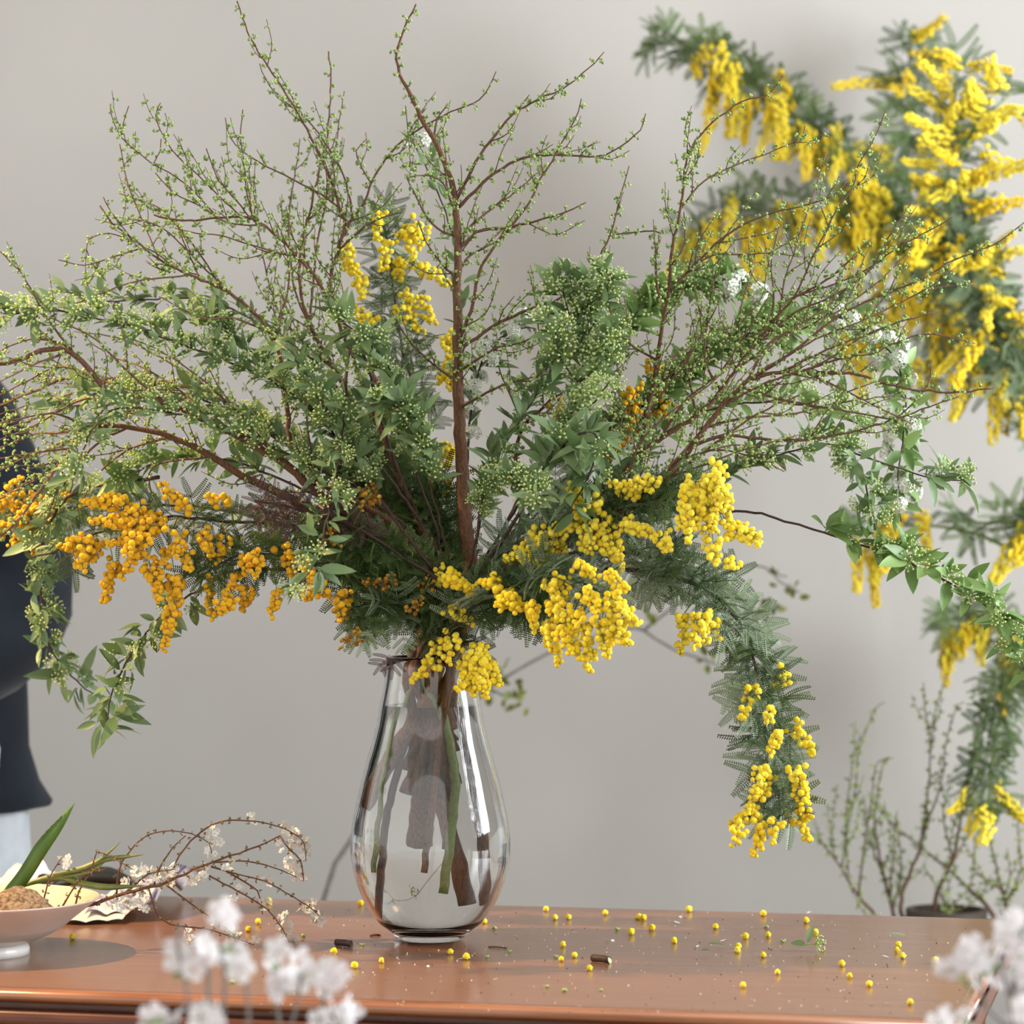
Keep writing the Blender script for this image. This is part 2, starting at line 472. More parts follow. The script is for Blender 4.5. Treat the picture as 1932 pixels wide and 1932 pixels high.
R_ = [0.12, 0.11, 0.12, 0.075, 0.048, 0.060, 0.078, 0.062, 0.052, 0.038, 0.026, 0.052, 0.038, 0.026,
      0.075, 0.052, 0.036, 0.030, 0.075, 0.052, 0.036, 0.030]
E = [(0, 1), (1, 2), (2, 3), (3, 4), (4, 5), (5, 6), (6, 7), (3, 8), (8, 9), (9, 10), (3, 11), (11, 12), (12, 13),
     (0, 14), (14, 15), (15, 16), (16, 17), (0, 18), (18, 19), (19, 20), (20, 21)]
def hand(w, d, V, R_, E, side, wi):
    d = nrm(d); sidev = nrm(np.cross(d, (0, 0, 1))) * side
    pm = np.array(w) + d * 0.05
    V.append(tuple(pm)); R_.append((0.034, 0.017)); pi_ = len(V) - 1; E.append((wi, pi_))
    for k, (off, ln) in enumerate(((-0.028, 0.065), (-0.009, 0.078), (0.010, 0.074), (0.028, 0.058))):
        a = pm + sidev * off * 0.9 + d * 0.04; q = a + d * ln * 0.55 + np.array((0, 0, -0.012)); e = q + d * ln * 0.3 + np.array((0, 0, -0.028))
        i0 = len(V); V += [tuple(a), tuple(q), tuple(e)]; R_ += [0.0095, 0.0085, 0.007]
        E += [(pi_, i0), (i0, i0 + 1), (i0 + 1, i0 + 2)]
    a = np.array(w) + d * 0.03 - sidev * 0.034; q = a - sidev * 0.018 + d * 0.03; e = q + d * 0.026 + np.array((0, 0, -0.008))
    i0 = len(V); V += [tuple(a), tuple(q), tuple(e)]; R_ += [0.0115, 0.010, 0.008]
    E += [(wi, i0), (i0, i0 + 1), (i0 + 1, i0 + 2)]
hand(WRR, np.subtract(WRR, ELR), V, R_, E, 1, 10)
hand(WRL, np.subtract(WRL, ELL), V, R_, E, -1, 13)
link('body', skin_mesh(V, E, R_), M_SKIN, person)
hd = np.array((PXC, PYC - 0.025, 1.525))
v, f = ICO3
hv = v * np.array((0.088, 0.100, 0.115)) + hd + np.array((0, 0.022, 0.018))
b = MB(); keep = [t for t in f if not ((hv[t].mean(0)[1] < hd[1] - 0.035) and (hv[t].mean(0)[2] < hd[2] + 0.065))]
b.add(hv, keep); link('hair', b.mesh('hair'), M_HAIR, person)
for sx_ in (-1, 1):
    b = MB(); b.add(ICO2[0] * np.array((0.012, 0.008, 0.007)) + hd + np.array((sx_ * 0.031, -0.074, 0.006)), ICO2[1])
    link('eye', b.mesh('eye'), M_HAIR, person)
    b = MB(); b.add(ICO2[0] * np.array((0.010, 0.018, 0.028)) + hd + np.array((sx_ * 0.079, 0.0, -0.005)), ICO2[1])
    link('ear', b.mesh('ear'), M_SKIN, person)
b = MB(); b.add(ICO2[0] * np.array((0.011, 0.018, 0.024)) + hd + np.array((0, -0.079, -0.018)), ICO2[1]); link('nose', b.mesh('nose'), M_SKIN, person)
b = MB(); b.add(ICO2[0] * np.array((0.022, 0.008, 0.006)) + hd + np.array((0, -0.070, -0.052)), ICO2[1]); link('mouth', b.mesh('mouth'), M_BRONZE, person)
# loose top: torso and two sleeves in one garment
def loft(mb, rings, seg=36, fold=0.006, ph=0.0):
    v, f = [], []
    n = len(rings)
    for i, (c_, u_, w_) in enumerate(rings):
        for k in range(seg):
            a = 2 * math.pi * k / seg
            fo = 1 + fold / 0.1 * (math.sin(5 * a + i * 0.9 + ph) * 0.5 + math.sin(9 * a - i * 1.3 + ph) * 0.35)
            v.append(np.asarray(c_) + (np.asarray(u_) * math.cos(a) + np.asarray(w_) * math.sin(a)) * fo)
    for i in range(n - 1):
        for k in range(seg):
            k2 = (k + 1) % seg
            A, B, C, D = i * seg + k, i * seg + k2, (i + 1) * seg + k2, (i + 1) * seg + k
            f += [(A, B, C), (A, C, D)]
    mb.add(np.array(v), f)
def limb_rings(pts, rad):
    pts = spline(pts, 0.03); n = len(pts); tan = np.gradient(pts, axis=0)
    rr = np.interp(np.linspace(0, 1, n), np.linspace(0, 1, len(rad)), rad)
    res = []
    u = np.array((0, 1.0, 0))
    for i in range(n):
        t = nrm(tan[i]); u = nrm(u - t * np.dot(u, t)); w = np.cross(t, u)
        res.append((pts[i], u * rr[i], w * rr[i]))
    return res
b = MB()
hem = []
for z, hw, hdp, dx in ((0.806, 0.222, 0.150, 0.078), (0.812, 0.226, 0.153, 0.078), (0.84, 0.216, 0.148, 0.074), (0.88, 0.207, 0.144, 0.070), (0.94, 0.206, 0.140, 0.072),
                       (1.00, 0.208, 0.136, 0.068), (1.08, 0.205, 0.132, 0.045), (1.16, 0.198, 0.128, 0.025), (1.24, 0.19, 0.12, 0.01), (1.30, 0.175, 0.105, 0),
                       (1.345, 0.145, 0.085, 0), (1.372, 0.10, 0.068, 0), (1.385, 0.066, 0.058, 0)):
    hem.append(((PXC + dx, PYC, z), (hw, 0, 0), (0, hdp, 0)))
loft(b, hem, 48, 0.0035)
loft(b, limb_rings([(-0.745, 0.70, 1.335), (-0.675, 0.70, 1.26), (-0.628, 0.685, 1.15), ELR, (-0.64, 0.60, 1.005), (-0.72, 0.53, 1.01), WRR], [0.078, 0.083, 0.082, 0.080, 0.074, 0.066, 0.058]), 28, 0.005)
loft(b, limb_rings([(-0.975, 0.70, 1.335), (-1.01, 0.70, 1.25), (-1.04, 0.685, 1.14), ELL, (-1.03, 0.60, 1.01), (-0.96, 0.52, 1.0), WRL], [0.078, 0.083, 0.082, 0.080, 0.074, 0.066, 0.058]), 28, 0.005, 1.0)
link('navy_top', b.mesh('navy_top'), M_NAVY, person)
b = MB()
for s_ in (1, -1):
    loft(b, limb_rings([(PXC + 0.075 + s_ * 0.085, PYC, 0.90), (PXC + 0.075 + s_ * 0.095, PYC, 0.78), (PXC + 0.06 + s_ * 0.098, PYC, 0.5), (PXC + 0.05 + s_ * 0.095, PYC + 0.01, 0.08)], [0.112, 0.108, 0.090, 0.078]), 28, 0.004, s_)
link('trousers', b.mesh('trousers'), M_JEAN, person)
for s_ in (1, -1):
    v, f = ICO3
    q = v * np.array((0.048, 0.13, 0.05)); q[:, 2] = np.maximum(q[:, 2], -0.04)
    b = MB(); b.add(q + np.array((PXC + 0.05 + s_ * 0.09, PYC - 0.06, 0.041)), f); link('shoe', b.mesh('shoe'), M_SHOE, person)

# ------------------------------------------------------------------ ceiling spot lamp over the left of the table (out of the frame)
lamp = thing('spot_lamp', 'small black ceiling spot lamp aimed at the bowl', 'lamp', (-1.42, -0.10, 2.62))
M_BLACK = mat_plain('black_metal', (0.01, 0.01, 0.01), (0.015, 0.015, 0.015), 0.4, 20)
ld = bpy.data.lights.new('spot_bulb', 'SPOT')
ld.energy = 125; ld.color = (1.0, 0.66, 0.33); ld.spot_size = math.radians(46); ld.spot_blend = 0.75; ld.shadow_soft_size = 0.016
tgt = np.array((-0.42, -0.09, TT + 0.1)); src = np.array((-1.30, -0.10, 2.20))
dirv = nrm(tgt - src)
LQ = Vector(dirv).to_track_quat('-Z', 'Y').to_matrix().to_4x4()
lo = bpy.data.objects.new('spot_bulb', ld); COL.objects.link(lo)
lo.matrix_world = Matrix.Translation(Vector(src)) @ LQ
LM = Matrix.Translation(Vector(src)) @ LQ
b = MB(); b.lathe([(0.0, 0.13), (0.034, 0.13), (0.036, 0.12), (0.036, 0.0), (0.033, 0.0), (0.033, 0.10), (0.0, 0.10)], 24)
link('lamp_head', b.mesh('lamp_head'), M_BLACK, lamp, LM @ Matrix.Translation((0, 0, 0.004)))
b = MB(); b.tube([src - dirv * 0.10, (-1.38, -0.1, 2.45), (-1.42, -0.1, 2.9)], 0.007, 8)
link('stem', b.mesh('lamp_stem'), M_BLACK, lamp)
# ------------------------------------------------------------------ plant pieces (shared meshes)
def leaf_template(name, ln, wd, mat, fold=0.25, curl=0.25, serr=0.0, n=6):
    """pointed leaf along +Y with a folded midrib and a drooping tip"""
    v, f = [], []
    for i in range(n + 1):
        t = i / n
        w = wd * 0.5 * (math.sin(math.pi * min(1, t ** 0.8)) ** 0.85 if 0 < t < 1 else 0.0)
        w *= (1 + serr * (0.5 if i % 2 else -0.5))
        y = ln * (0.08 + 0.92 * t); z = -curl * ln * t * t * 0.5
        v += [(-w, y, z + fold * w), (0, y, z), (w, y, z + fold * w)]
    for i in range(n):
        a = i * 3
        f += [(a, a + 1, a + 4), (a, a + 4, a + 3), (a + 1, a + 2, a + 5), (a + 1, a + 5, a + 4)]
    k = len(v)
    v += [(-0.0004, 0, 0), (0.0004, 0, 0), (0, ln * 0.1, 0)]
    f += [(k, k + 1, k + 2)]
    b = MB(); b.add(v, f); m = b.mesh(name); m.materials.append(mat)
    return m
LEAVES = [leaf_template('leaf_a', 0.021, 0.0062, M_LEAF, 0.3, 0.3), leaf_template('leaf_b', 0.018, 0.0066, M_LEAF, 0.5, 0.1),
          leaf_template('leaf_c', 0.025, 0.0068, M_LEAF, 0.2, 0.55), leaf_template('leaf_d', 0.016, 0.0058, M_LEAF, 0.4, -0.25)]
LEAVES2 = [leaf_template('fresh_leaf_a', 0.024, 0.0088, M_LEAF2, 0.3, 0.2), leaf_template('fresh_leaf_b', 0.018, 0.0072, M_LEAF2, 0.5, 0.1),
           leaf_template('fresh_leaf_c', 0.021, 0.0072, M_LEAF2, 0.3, 0.5)]

def umbel_template(name, n, mat, white=False, sd=0):
    r = np.random.RandomState(sd)
    b = MB(); top = np.array((0, 0.012, 0))
    b.tube([(0, 0, 0), (0.0004, 0.006, 0.0003), top], 0.00045, 4, 0.15, False)
    for i in range(n):
        a = i * 2.39996 + r.uniform(-.2, .2); th = math.acos(1 - (i + 0.5) / n * (1 - math.cos(math.radians(78))))
        d = np.array((math.sin(th) * math.cos(a), math.cos(th), math.sin(th) * math.sin(a)))
        e = top + d * r.uniform(0.0085, 0.0115)
        b.tube([top, e], 0.00028, 3, 0.3, False)
        if not white:
            b.add(ICO1[0] * r.uniform(0.00095, 0.00145) + e, ICO1[1], r.uniform(0.55, 1.0))
        else:
            u = nrm(np.cross(d, (0.2, 0.3, 0.9))); w = np.cross(d, u)
            for k in range(5):
                c, s = math.cos(k * 1.2566 + i), math.sin(k * 1.2566 + i)
                c1, s1 = math.cos(k * 1.2566 + i + .5), math.sin(k * 1.2566 + i + .5)
                c2, s2 = math.cos(k * 1.2566 + i - .5), math.sin(k * 1.2566 + i - .5)
                R1 = 0.0042
                b.add([e, e + (u * c1 + w * s1) * R1 * .75 + d * .001, e + (u * c + w * s) * R1 + d * .0005, e + (u * c2 + w * s2) * R1 * .75 + d * .001],
                      [(0, 1, 2), (0, 2, 3)], r.uniform(.8, 1))
            b.add(ICO1[0] * 0.0008 + e + d * 0.0006, ICO1[1], 0.2)
    m = b.mesh(name); m.materials.append(mat)
    return m
UMBELS = [umbel_template('umbel_a', 20, M_UMBEL, sd=1), umbel_template('umbel_b', 15, M_UMBEL, sd=2), umbel_template('umbel_c', 24, M_UMBEL, sd=3)]
WUMBELS = [umbel_template('white_umbel_a', 18, M_PETAL_T, True, 4), umbel_template('white_umbel_b', 22, M_PETAL_T, True, 5)]

def fern_template(name, pairs, ln, pin, mat, sd=0):
    """twice-divided feathery mimosa leaf along +Y"""
    r = np.random.RandomState(sd); b = MB()
    b.tube([(0, 0, 0), (0, ln * .5, 0.001), (0, ln, -0.003)], 0.0005, 3, .5, False)
    def pinna(o, d, L):
        d = nrm(d); sdv = nrm(np.cross(d, (0, 0, 1))); n = int(L / 0.00165)
        for i in range(n):
            t = (i + .5) / n
            c = o + d * L * t + np.array((0, 0, -0.22 * L * t * t))
            ll = 0.0040 * (0.55 + 0.45 * math.sin(math.pi * min(1, .15 + t * .85)))
            for s in (-1, 1):
                dd = nrm(sdv * s + d * 0.38 + np.array((0, 0, 0.22)))
                pr = nrm(np.cross(dd, (0, 0, 1))) * 0.00076
                tip = c + dd * ll; mid = c + dd * ll * .55
                b.add([c, mid + pr, tip, mid - pr], [(0, 1, 2), (0, 2, 3)])
        b.tube([o, o + d * L * .5 + np.array((0, 0, -.05 * L)), o + d * L + np.array((0, 0, -.22 * L))], 0.0004, 3, .5, False)
    for i in range(pairs):
        t = 0.25 + 0.65 * i / max(1, pairs - 1)
        o = np.array((0, ln * t, 0.001 - 0.004 * t * t))
        for s in (-1, 1):
            a = math.radians(r.uniform(48, 70))
            pinna(o, (s * math.sin(a), math.cos(a), r.uniform(-.15, .25)), pin * (0.75 + 0.35 * math.sin(math.pi * (0.2 + 0.7 * t))) * r.uniform(.9, 1.1))
    pinna(np.array((0, ln * .95, -0.003)), (r.uniform(-.2, .2), 1, 0), pin * .9)
    m = b.mesh(name); m.materials.append(mat)
    return m
def ferns(tag_, mat):
    return [fern_template('fern_%s_a' % tag_, 2, 0.020, 0.025, mat, 1), fern_template('fern_%s_b' % tag_, 2, 0.015, 0.022, mat, 2),
            fern_template('fern_%s_c' % tag_, 3, 0.026, 0.023, mat, 3)]
FERN, FERN_DK, FERN_BR = ferns('silver', M_FERN), ferns('deep', M_FERN_DK), ferns('bronze', M_BRONZE)

def ball_mesh(name, mat, sd):
    r = np.random.RandomState(sd); v, f = ICO3
    b = MB(); b.add(v * (1 + r.uniform(-.26, .16, len(v)))[:, None], f); m = b.mesh(name); m.materials.append(mat)
    return m
BALLS = {'y': [ball_mesh('ball_yellow', M_BALL, 1), ball_mesh('ball_yellow_b', M_BALL, 2)],
         'g': [ball_mesh('ball_golden', M_BALL_WARM, 3), ball_mesh('ball_warm_lit_b', M_BALL_WARM, 4)],
         'b': [ball_mesh('ball_brown', M_BALL_B, 5)]}
BALLMAT = {'y': M_BALL, 'g': M_BALL_WARM, 'b': M_BALL_B}

def blossom_template(name, R1, mat_p):
    """open five-petalled flower facing +Z"""
    b = MB()
    for k in range(5):
        a = k * 1.2566
        u = np.array((math.cos(a), math.sin(a), 0)); w = np.array((-u[1], u[0], 0))
        v = [u * .12 * R1]
        for (p, q, z) in ((.45, .30, .10), (.80, .42, .20), (1.0, .22, .24), (1.0, -.22, .24), (.80, -.42, .20), (.45, -.30, .10)):
            v.append(u * p * R1 + w * q * R1 + np.array((0, 0, z * R1)))
        v.append(u * .7 * R1 + np.array((0, 0, .08 * R1)))
        f = [(7, i, i + 1) for i in range(0, 6)] + [(7, 6, 0)]
        b.add(v, f, 0.9)
    m = b.mesh(name); m.materials.append(mat_p)
    return m
BLOSSOM = blossom_template('blossom_small', 0.0046, M_PETAL)

# ------------------------------------------------------------------ plant builders
VBASE = np.array((VX, VY, TT))
rim_z = vz(1246) - zb
_root_i = [0]
def root_points(ang_deg=None, depth=None, rr=None):
    """points for a stem standing in the vase: foot, middle, neck"""
    i = _root_i[0]; _root_i[0] += 1
    a = math.radians(ang_deg) if ang_deg is not None else i * 2.39996
    rn = (0.006 + 0.019 * ((i * 0.618) % 1)) if rr is None else rr
    neck = np.array((VX + rn * math.cos(a), VY + rn * math.sin(a), rim_z - 0.01))
    deep = i in (3, 12)
    dz = (0.03 + 0.02 * i / 4) if deep else (rim_z - TT) - 0.055 - 0.085 * ((i * 0.37) % 1)
    zf = TT + dz
    rf = max(0.008, min(0.052, inner_r(zf) - 0.014)) * (0.45 + 0.55 * ((i * 0.73) % 1))
    if not deep:
        rf = min(0.016, inner_r(zf) - 0.014)
    foot = np.array((VX - rf * math.cos(a), VY - rf * math.sin(a), zf))
    return [foot, foot * 0.4 + neck * 0.6 + np.array((0, 0, 0.0)), neck]

def px_path(pts, Y0, Y1):
    p = np.array([q[:2] for q in pts], float)
    s = np.concatenate([[0], np.cumsum(np.linalg.norm(np.diff(p, axis=0), axis=1))]); s /= s[-1]
    return [P(q[0], q[1], Y0 + (Y1 - Y0) * t) for q, t in zip(p, s)]

def tube_obj(name, pts, r0, r1, mat, parent, seg=6, power=0.8, step=0.008, taper=None):
    pts = spline(pts, step)
    n = len(pts)
    if n > 3:
        jit = nr.normal(size=(n, 3)) * min(0.0005, r0 * 0.2); jit[0] = jit[-1] = 0
        pts = pts + jit
    t = np.linspace(0, 1, n)
    rad = r0 + (r1 - r0) * t ** power if taper is None else r1 + (r0 - r1) * (1 - t) ** taper
    b = MB(); b.tube(pts, rad, seg)
    o = link(name, b.mesh(name), mat, parent)
    return o, pts, rad

def bud_arrays(pts, rad, lst, spacing=0.0062, t0=0.0, rmax=0.0024, size=1.0, lean=None):
    L = np.concatenate([[0], np.cumsum(np.linalg.norm(np.diff(pts, axis=0), axis=1))])
    d = spacing * rng.random() + L[-1] * t0
    side = rng.random() * 6.28
    while d < L[-1]:
        i = min(len(pts) - 2, int(np.searchsorted(L, d)) - 1 if d > 0 else 0); i = max(i, 0)
        if rad[i] < rmax:
            t = nrm(pts[i + 1] - pts[i]); u = nrm(np.cross(t, (0.3, 0.9, 0.2))); w = np.cross(t, u)
            side += 2.4 + rng.uniform(-.4, .4)
            rd = u * math.cos(side) + w * math.sin(side)
            c = pts[i] + rd * (rad[i] + 0.0014 * size)
            k = rng.choice((3, 4, 4, 5, 6))
            for _ in range(k):
                q = c + (rd * rng.uniform(0.2, 1.0) + rand_dir() * 0.75 + t * 0.3) * 0.0026 * size
                lst.append((q[0], q[1], q[2], rng.uniform(0.00095, 0.00155) * size, rng.random()))
            lst.append((c[0] - rd[0] * .001, c[1] - rd[1] * .001, c[2] - rd[2] * .001, 0.0009 * size, 0.0))
        d += spacing * rng.uniform(0.6, 1.45)

def spheres_mesh(name, lst, tmpl=ICO1):
    a = np.array(lst); v, f = tmpl
    V = (a[:, None, :3] + a[:, 3, None, None] * v[None]).reshape(-1, 3)
    Fm = (f[None] + (np.arange(len(a)) * len(v))[:, None, None]).reshape(-1, 3)
    b = MB(); b.add(V, Fm, np.repeat(a[:, 4], len(v)))
    return b.mesh(name)

def near_index(pts, q):
    return int(np.argmin(np.sum((np.asarray(pts) - np.asarray(q)) ** 2, axis=1)))

def bare_branch(label, main, Y0, Y1, r0, r1, twigs=(), root=True, auto=1.0, group='budded twiggy branches in the vase', mat=None,
                spacing=0.0080, size=1.08, base=None, name='budded_branch', ang=None, depth=None, bud_t=0.22, autolen=(0.022, 0.075), taper=1.5):
    th = thing(name, label, 'branch', VBASE if base is None else base, group)
    mat = mat or M_BARK
    path = px_path(main, Y0, Y1)
    pre = root_points(ang, depth) if root else []
    o, pts, rad = tube_obj('stem', pre + path, r0 * 1.35, r1, mat, th, 8, taper=taper)
    i0 = near_index(pts, path[0])
    segs = [(pts[i0:], rad[i0:])]
    allpts = [(pts[i0:], rad[i0:])]
    for tw in twigs:
        tp, dY = tw[0], (tw[1] if len(tw) > 1 else rng.uniform(-.07, .07))
        # the attachment: nearest earlier sample in the picture plane
        best = None
        for pp, rr in allpts:
            D = pp[:, 1] - CAM_Y
            pxs = 966 + pp[:, 0] * FPX / D; pys = 966 - (pp[:, 2] - CAM_Z) * FPX / D
            e = (pxs - tp[0][0]) ** 2 + (pys - tp[0][1]) ** 2; k = int(np.argmin(e))
            if best is None or e[k] < best[0]:
                best = (e[k], pp[k], rr[k])
        Ys = best[1][1]
        q = px_path(tp, Ys, Ys + dY)
        if math.sqrt(best[0]) > 4:
            q = [best[1]] + q
        else:
            q[0] = best[1]
        rt = min(best[2] * 0.8, 0.0015 if len(tp) < 7 else 0.0020)
        o2, p2, r2 = tube_obj('twig', q, rt, 0.00055, M_TWIG, th, 6)
        segs.append((p2, r2)); allpts.append((p2, r2))
    # small side shoots
    extra = []
    for si, (pp, rr) in enumerate(segs):
        L = np.sum(np.linalg.norm(np.diff(pp, axis=0), axis=1))
        n = int(L / 0.038 * auto)
        for k in range(n):
            t = rng.uniform(0.30 if si == 0 else 0.08, 0.93)
            i = int(t * (len(pp) - 2)); tan = nrm(pp[i + 1] - pp[i])
            rd = rand_dir(); rd = nrm(rd - tan * np.dot(rd, tan))
            d = nrm(tan * 0.75 + rd * 0.75 + np.array((0, 0, 0.25)))
            ln = rng.uniform(*autolen) * (1.15 - 0.6 * t)
            a = pp[i]; m_ = a + d * ln * .5 + rand_dir() * ln * .06; e = a + nrm(d * 1.0 + tan * .35 + np.array((0, 0, .25))) * ln
            o3, p3, r3 = tube_obj('twig', [a, m_, e], min(rr[i] * .7, 0.0007), 0.00035, M_TWIG, th, 4)
            extra.append((p3, r3))
    buds = []
    for k, (pp, rr) in enumerate(segs):
        bud_arrays(pp, rr, buds, spacing, bud_t if k == 0 else 0.05, size=size)
    for pp, rr in extra:
        bud_arrays(pp, rr, buds, spacing * 0.9, 0.08, size=size * 0.95)
    if buds:
        link('buds', spheres_mesh('buds', buds), M_BUD, th, kind='stuff')
    return th

def leafy_branch(label, main, Y0, Y1, r0=0.0022, r1=0.0007, root=False, t0=0.0, node=0.0105, umbel=0.55, white=0.0, leaves=(2, 4),
                 tmpl=None, up=0.55, mat=None, base=None, group='leafy spray branches in the vase', front=0.25, scale=1.0, name='leafy_branch',
                 lscale=1.0, ang=None, depth=None, twigs=(), whiteend=False):
    th = thing(name, label, 'branch', VBASE if base is None else base, group)
    tm = tmpl or LEAVES
    path = px_path(main, Y0, Y1)
    pre = root_points(ang, depth) if root else []
    o, pts, rad = tube_obj('stem', pre + path, r0, r1, mat or M_DARKSTEM, th, 6)
    segs = [pts[near_index(pts, path[0]):]]
    for tw in twigs:
        q = px_path(tw[0], tw[1], tw[2]); k = near_index(segs[0], q[0]); q = [segs[0][k]] + q
        o2, p2, r2 = tube_obj('twig', q, 0.0011, 0.0006, mat or M_DARKSTEM, th, 5)
        segs.append(p2)
    nl = 0
    for pts in segs:
        L = np.concatenate([[0], np.cumsum(np.linalg.norm(np.diff(pts, axis=0), axis=1))])
        d = L[-1] * t0; sd = rng.random() * 6.28
        while d < L[-1] - 0.001:
            i = max(0, min(len(pts) - 2, int(np.searchsorted(L, d)) - 1))
            tan = nrm(pts[i + 1] - pts[i]); u = nrm(np.cross(tan, (0.2, 0.95, 0.25))); w = np.cross(tan, u)
            sd += 2.4
            rd = u * math.cos(sd) + w * math.sin(sd)
            sv = nrm(rd * 0.8 + tan * 0.45 + np.array((0, -front, up)))
            p = pts[i]
            has = rng.random()
            isw = rng.random() < white or (whiteend and d > L[-1] - 0.03)
            sl = rng.uniform(0.75, 1.15) * scale
            if has < umbel or isw:
                mu = rng.choice(WUMBELS if isw else UMBELS)
                link('flower_umbel', mu, None, th, basis(p, sv, rand_dir(), sl * (0.95 if isw else 1.0)))
            for k in range(rng.randint(*leaves)):
                if nl >= 296:
                    break
                nl += 1
                h = rng.uniform(0.0, 0.011) * sl
                pr = rand_dir(); pr = nrm(pr - sv * np.dot(pr, sv))
                ld_ = nrm(sv * 0.55 + pr * 0.8 + tan * 0.35)
                link('leaf', rng.choice(tm), None, th, basis(p + sv * h, ld_, sv * 0.8 + np.array((0, -.25, .6)) + rand_dir() * .35, rng.uniform(.75, 1.25) * sl * lscale * 1.12))
            d += node * rng.uniform(.7, 1.35)
    return th

def raceme(th, bp, st, en, kind, count, scale=1.0, dense=1.0):
    st, en = np.asarray(st, float), np.asarray(en, float)
    L = np.linalg.norm(en - st)
    mid = (st + en) / 2 + np.array((0, 0, -0.02 * L)) + rand_dir() * 0.06 * L
    k = near_index(bp, st); lead = []
    if np.linalg.norm(bp[k] - st) > 0.004:
        lead = [bp[k]]
    pts = spline(lead + [st, mid, en], 0.004)
    b = MB(); b.tube(pts - st, np.linspace(0.0007, 0.00035, len(pts)) * scale, 4)
    ro = link('raceme', b.mesh('raceme'), M_GREENSTEM, th, Matrix.Translation(Vector(st)))
    body = spline([st, mid, en], 0.001); n = max(4, int(L / 0.00125 * dense / scale)); a = rng.random() * 6
    for i in range(n):
        t = i / max(1, n - 1); j = min(len(body) - 2, int(t * (len(body) - 1)))
        tan = nrm(body[j + 1] - body[j]); u = nrm(np.cross(tan, (.3, .9, .2))); w = np.cross(tan, u)
        a += 2.4 + rng.uniform(-1.2, 1.2)
        off = 0.0092 * (1.08 - 0.68 * t) * rng.random() ** .6 * scale
        p = body[j] + (u * math.cos(a) + w * math.sin(a)) * off + tan * rng.uniform(-.003, .003) * scale
        r = (0.0033 - 0.0009 * t ** 2) * rng.uniform(.72, 1.12) * scale
        if kind == 'b':
            r *= 0.62
        count['n'] += 1
        if count['n'] <= 298:
            q = rng.uniform(0, 6.28)
            M = Matrix.Translation(Vector(p)) @ Matrix.Rotation(q, 4, Vector(rand_dir())) @ Matrix.Scale(r, 4)
            link('flower_ball', rng.choice(BALLS[kind]), None, ro, M)
        else:
            count['rest'].append((p[0], p[1], p[2], r, rng.random()))

def place_ferns(th, pts, t0, t1, n, tm, scale=1.0, front=0.3, up=0.2, spread=0.85):
    L = len(pts)
    sd = rng.random() * 6
    for k in range(n):
        t = t0 + (t1 - t0) * (k + rng.random() * .8) / n
        i = max(0, min(L - 2, int(t * (L - 1)))); tan = nrm(pts[i + 1] - pts[i])
        u = nrm(np.cross(tan, (.2, .95, .25))); w = np.cross(tan, u)
        sd += 2.4 + rng.uniform(-.3, .3)
        rd = u * math.cos(sd) + w * math.sin(sd)
        d = nrm(tan * rng.uniform(.3, .8) + rd * spread + np.array((0, -front * rng.random(), up * rng.random())))
        link('leaf', rng.choice(tm), None, th, basis(pts[i], d, np.array((rng.uniform(-.4, .4), -.75, .55)) + rand_dir() * .45, rng.uniform(.75, 1.2) * scale))

def mimosa(label, main, Y0, Y1, racemes=(), leaves=(0.3, 1.0, 20), tm=None, kind='y', r0=0.0035, r1=0.0009, root=True, base=None, dY=0.02,
           group='mimosa branches in the vase', lscale=1.0, mat=None, name='mimosa_branch', dense=1.0, ang=None, depth=None, extra_leaves=(), front=0.3, sibling=0.0):
    th = thing(name, label, 'branch', VBASE if base is None else base, group)
    path = px_path(main, Y0, Y1)
    pre = root_points(ang, depth) if root else []
    o, pts, rad = tube_obj('stem', pre + path, r0, r1, mat or M_DARKSTEM, th, 7)
    vis = pts[near_index(pts, path[0]):]
    cnt = {'n': 0, 'rest': []}
    D = vis[:, 1] - CAM_Y
    vpx = np.stack([966 + vis[:, 0] * FPX / D, 966 - (vis[:, 2] - CAM_Z) * FPX / D], 1)
    extra = [(x + rng.uniform(-20, 20), y + rng.uniform(-14, 10), x + (ex - x) * .75 + rng.uniform(-22, 22), y + (ey - y) * .75 + rng.uniform(-10, 14)) + tuple(q)
             for (x, y, ex, ey, *q) in racemes if rng.random() < sibling]
    for rc in list(racemes) + extra:
        k = int(np.argmin((vpx[:, 0] - rc[0]) ** 2 + (vpx[:, 1] - rc[1]) ** 2))
        Yr = vis[k][1] - 0.022 + rng.uniform(-dY, dY * .4)
        raceme(th, vis, P(rc[0], rc[1], Yr), P(rc[2], rc[3], Yr + rng.uniform(-.012, .008)), rc[4] if len(rc) > 4 else kind, cnt, dense=dense)
    if cnt['rest']:
        link('flower_balls', spheres_mesh('flower_balls', cnt['rest'], ICO2), BALLMAT[kind], th, kind='stuff')
    if leaves:
        place_ferns(th, vis, leaves[0], leaves[1], leaves[2], tm or FERN, lscale, front)
    for (x, y, ex, ey, T) in extra_leaves:
        k = int(np.argmin((vpx[:, 0] - x) ** 2 + (vpx[:, 1] - y) ** 2)); Yr = vis[k][1] - 0.02
        a, e = P(x, y, Yr), P(ex, ey, Yr - .01)
        link('leaf', rng.choice(T), None, th, basis(a, e - a, np.array((0.1, -.9, .4)) + rand_dir() * .2, np.linalg.norm(e - a) / 0.045))
    return th
